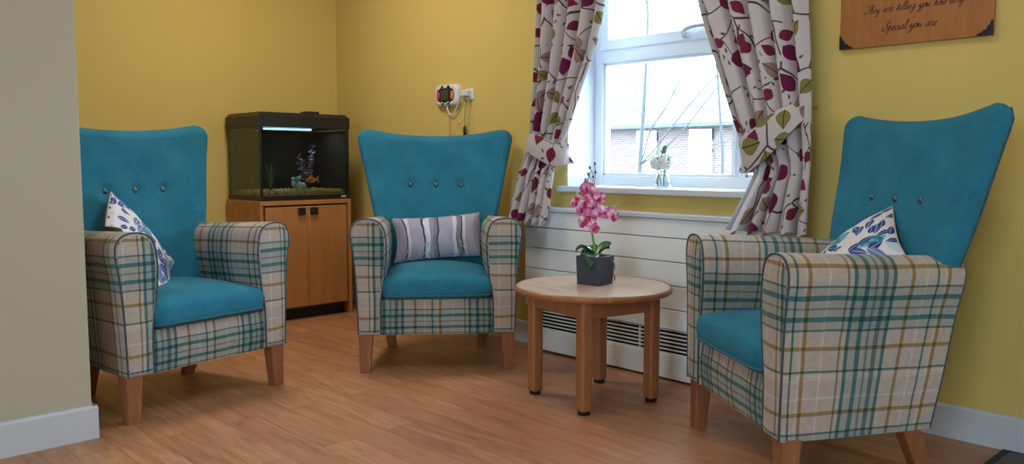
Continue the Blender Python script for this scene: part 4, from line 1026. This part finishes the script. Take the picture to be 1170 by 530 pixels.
# script letters as pen strokes: unit = x-height, each entry (strokes, advance)
GLY = {
 'T': ([[(.2, 1.6), (.5, 2.0), (1.2, 1.95), (1.9, 2.15)], [(1.25, 1.98), (1.0, 1.1), (.7, .2), (.3, -.05), (.0, .25), (.2, .5)]], 1.35),
 'h': ([[(0, 0), (.35, .9), (.62, 1.9), (.45, 2.05), (.3, 1.4), (.15, 0)], [(.18, .3), (.45, .95), (.68, .9), (.62, .3), (.75, .02), (1.0, .2)]], .95),
 'e': ([[(0, .15), (.4, .5), (.55, .85), (.35, 1.0), (.15, .6), (.22, .1), (.45, 0), (.8, .2)]], .75),
 'y': ([[(0, .2), (.2, .95), (.22, .3), (.4, .05), (.65, .4), (.82, .98)], [(.82, .98), (.68, .2), (.45, -.8), (.15, -1.05), (.02, -.75), (.4, -.25), (.95, .2)]], .95),
 'a': ([[(.72, .85), (.45, 1.0), (.12, .55), (.2, .05), (.5, .25), (.74, .95)], [(.74, .95), (.66, .2), (.8, .02), (1.05, .2)]], 1.0),
 'r': ([[(0, .2), (.25, .95), (.32, 1.02), (.38, .85), (.65, .92), (.55, .3), (.65, .02), (.9, .2)]], .85),
 'l': ([[(0, .2), (.4, 1.1), (.58, 1.95), (.42, 2.05), (.25, 1.2), (.2, .2), (.35, 0), (.6, .2)]], .55),
 't': ([[(0, .2), (.35, 1.1), (.5, 1.7)], [(.5, 1.7), (.25, .4), (.3, .02), (.6, .2)], [(.1, 1.15), (.7, 1.25)]], .55),
 'i': ([[(0, .2), (.28, .95), (.18, .2), (.3, .0), (.55, .2)], [(.38, 1.42), (.44, 1.5)]], .5),
 'n': ([[(0, .2), (.2, .95), (.08, .0)], [(.12, .3), (.42, .98), (.6, .9), (.5, .3), (.6, .02), (.9, .2)]], .85),
 'g': ([[(.72, .85), (.45, 1.0), (.12, .55), (.2, .05), (.5, .25), (.74, .95)], [(.74, .95), (.6, .1), (.4, -.8), (.1, -1.05), (.0, -.7), (.4, -.25), (.95, .2)]], .95),
 'o': ([[(.55, .95), (.25, .9), (.08, .4), (.28, .02), (.6, .25), (.66, .75), (.45, .98), (.5, .75), (.9, .8)]], .8),
 'u': ([[(0, .2), (.22, .95), (.15, .25), (.3, .02), (.6, .3), (.78, .95)], [(.78, .95), (.7, .2), (.82, .02), (1.05, .2)]], 1.0),
 'w': ([[(0, .3), (.2, .95), (.15, .2), (.32, .02), (.55, .4), (.62, .9)], [(.62, .9), (.58, .2), (.75, .02), (1.0, .4), (1.02, .95), (1.25, .85)]], 1.1),
 'v': ([[(0, .4), (.2, .95), (.22, .2), (.34, .0), (.6, .4), (.66, .95), (.9, .85)]], .8),
 'S': ([[(1.35, 1.75), (1.2, 2.1), (.8, 1.9), (.75, 1.35), (.95, .7), (.7, .05), (.2, .0), (-.1, .4), (.3, .7)], [(1.35, 1.75), (1.0, 1.55)]], 1.25),
 'p': ([[(0, .2), (.28, 1.05), (.0, -1.0)], [(.15, .3), (.42, .98), (.68, .75), (.5, .1), (.25, .05), (.6, .1), (.9, .25)]], .85),
 'c': ([[(.55, .85), (.4, 1.0), (.12, .6), (.18, .08), (.4, .0), (.75, .22)]], .7),
}
def script(text, x0, x1, z, tilt=0):
    adv = 0; strokes = []
    for ch in text:
        if ch == ' ': adv += .75; continue
        st, a = GLY[ch]
        for s in st: strokes.append([(adv+px+.28*pz, pz) for px, pz in s])
        adv += a
    k = (x1-x0)/adv; b = MB()
    for s in strokes:
        pts = catmull([Vector((px*k+x0, 0, pz*k+z)) for px, pz in s], 6); pen = Vector((.10*k, 0, .055*k))
        n = len(pts); L = []
        for i, p in enumerate(pts):
            t = (pts[min(i+1, n-1)]-pts[max(i-1, 0)]).normalized(); nr = Vector((-t.z, 0, t.x)); wd = .035*k+.075*k*abs(nr.dot(Vector((.86, 0, .5))))
            L.append([p+nr*wd, p-nr*wd])
        F1 = [[Vector((q.x, -.0186, q.z)) for q in r] for r in L]; F0 = [[Vector((q.x, -.0176, q.z)) for q in r] for r in L]
        b.grid(F1, smooth=False); b.grid([r[::-1] for r in F0], smooth=False)
    return b
INK = plain('black_lettering', (.012, .010, .010), .6)
script('They are telling you how very', 3.562, 3.892, 1.474).build('lettering', INK, pq)
script('Special you are', 3.628, 3.810, 1.408).build('lettering', INK, pq)

# ------------------------------------------------------------------ mat by the right-hand wall
mt_ = empty('entrance_mat', (0, 0, 0), label='dark-edged grey floor mat at the foot of the wall, lower right', cat='mat')
b = MB(); b.box((4.075+.55, -.55-.025, .004), (1.10, 1.10, .008)); b.build('border', plain('black_rubber', (.015, .016, .017), .7), mt_, bevel=.003)
b = MB(); b.box((4.100+.525, -.55-.025, .0055), (1.05, 1.05, .011)); b.build('pile', plain('grey_mat_pile', (.11, .105, .10), .95, scale=200, var=.4, bump=.6), mt_, bevel=.003)

# ------------------------------------------------------------------ ceiling panels added out of view as fill light
for k, (x, y) in enumerate(((1.25, -1.1), (3.25, -1.15), (6.6, -4.2))):
    t = empty('ceiling_fill_panel', (x, y, RZ), label='added square white ceiling panel, out of view, giving the lounge fill light', cat='ceiling light', group='added ceiling fill panels')
    b = MB(); ringbox(b, -.31, .31, -.31, .31, -.022, 0, .02); b.build('frame', PLW, t)
    b = MB(); b.box((0, 0, -.012), (.58, .58, .008)); b.build('diffuser', plain('opal_diffuser', (.8, .8, .78), .5), t)
    l = bpy.data.lights.new('fill_panel_glow', 'AREA'); l.shape = 'SQUARE'; l.size = .56; l.energy = FILL_PANEL*(3.0, 1.3, .5)[k]; l.color = (1.0, .90, .76)
    lo = bpy.data.objects.new('lamp', l); col.objects.link(lo); lo.parent = t; lo.location = (0, 0, -.026)
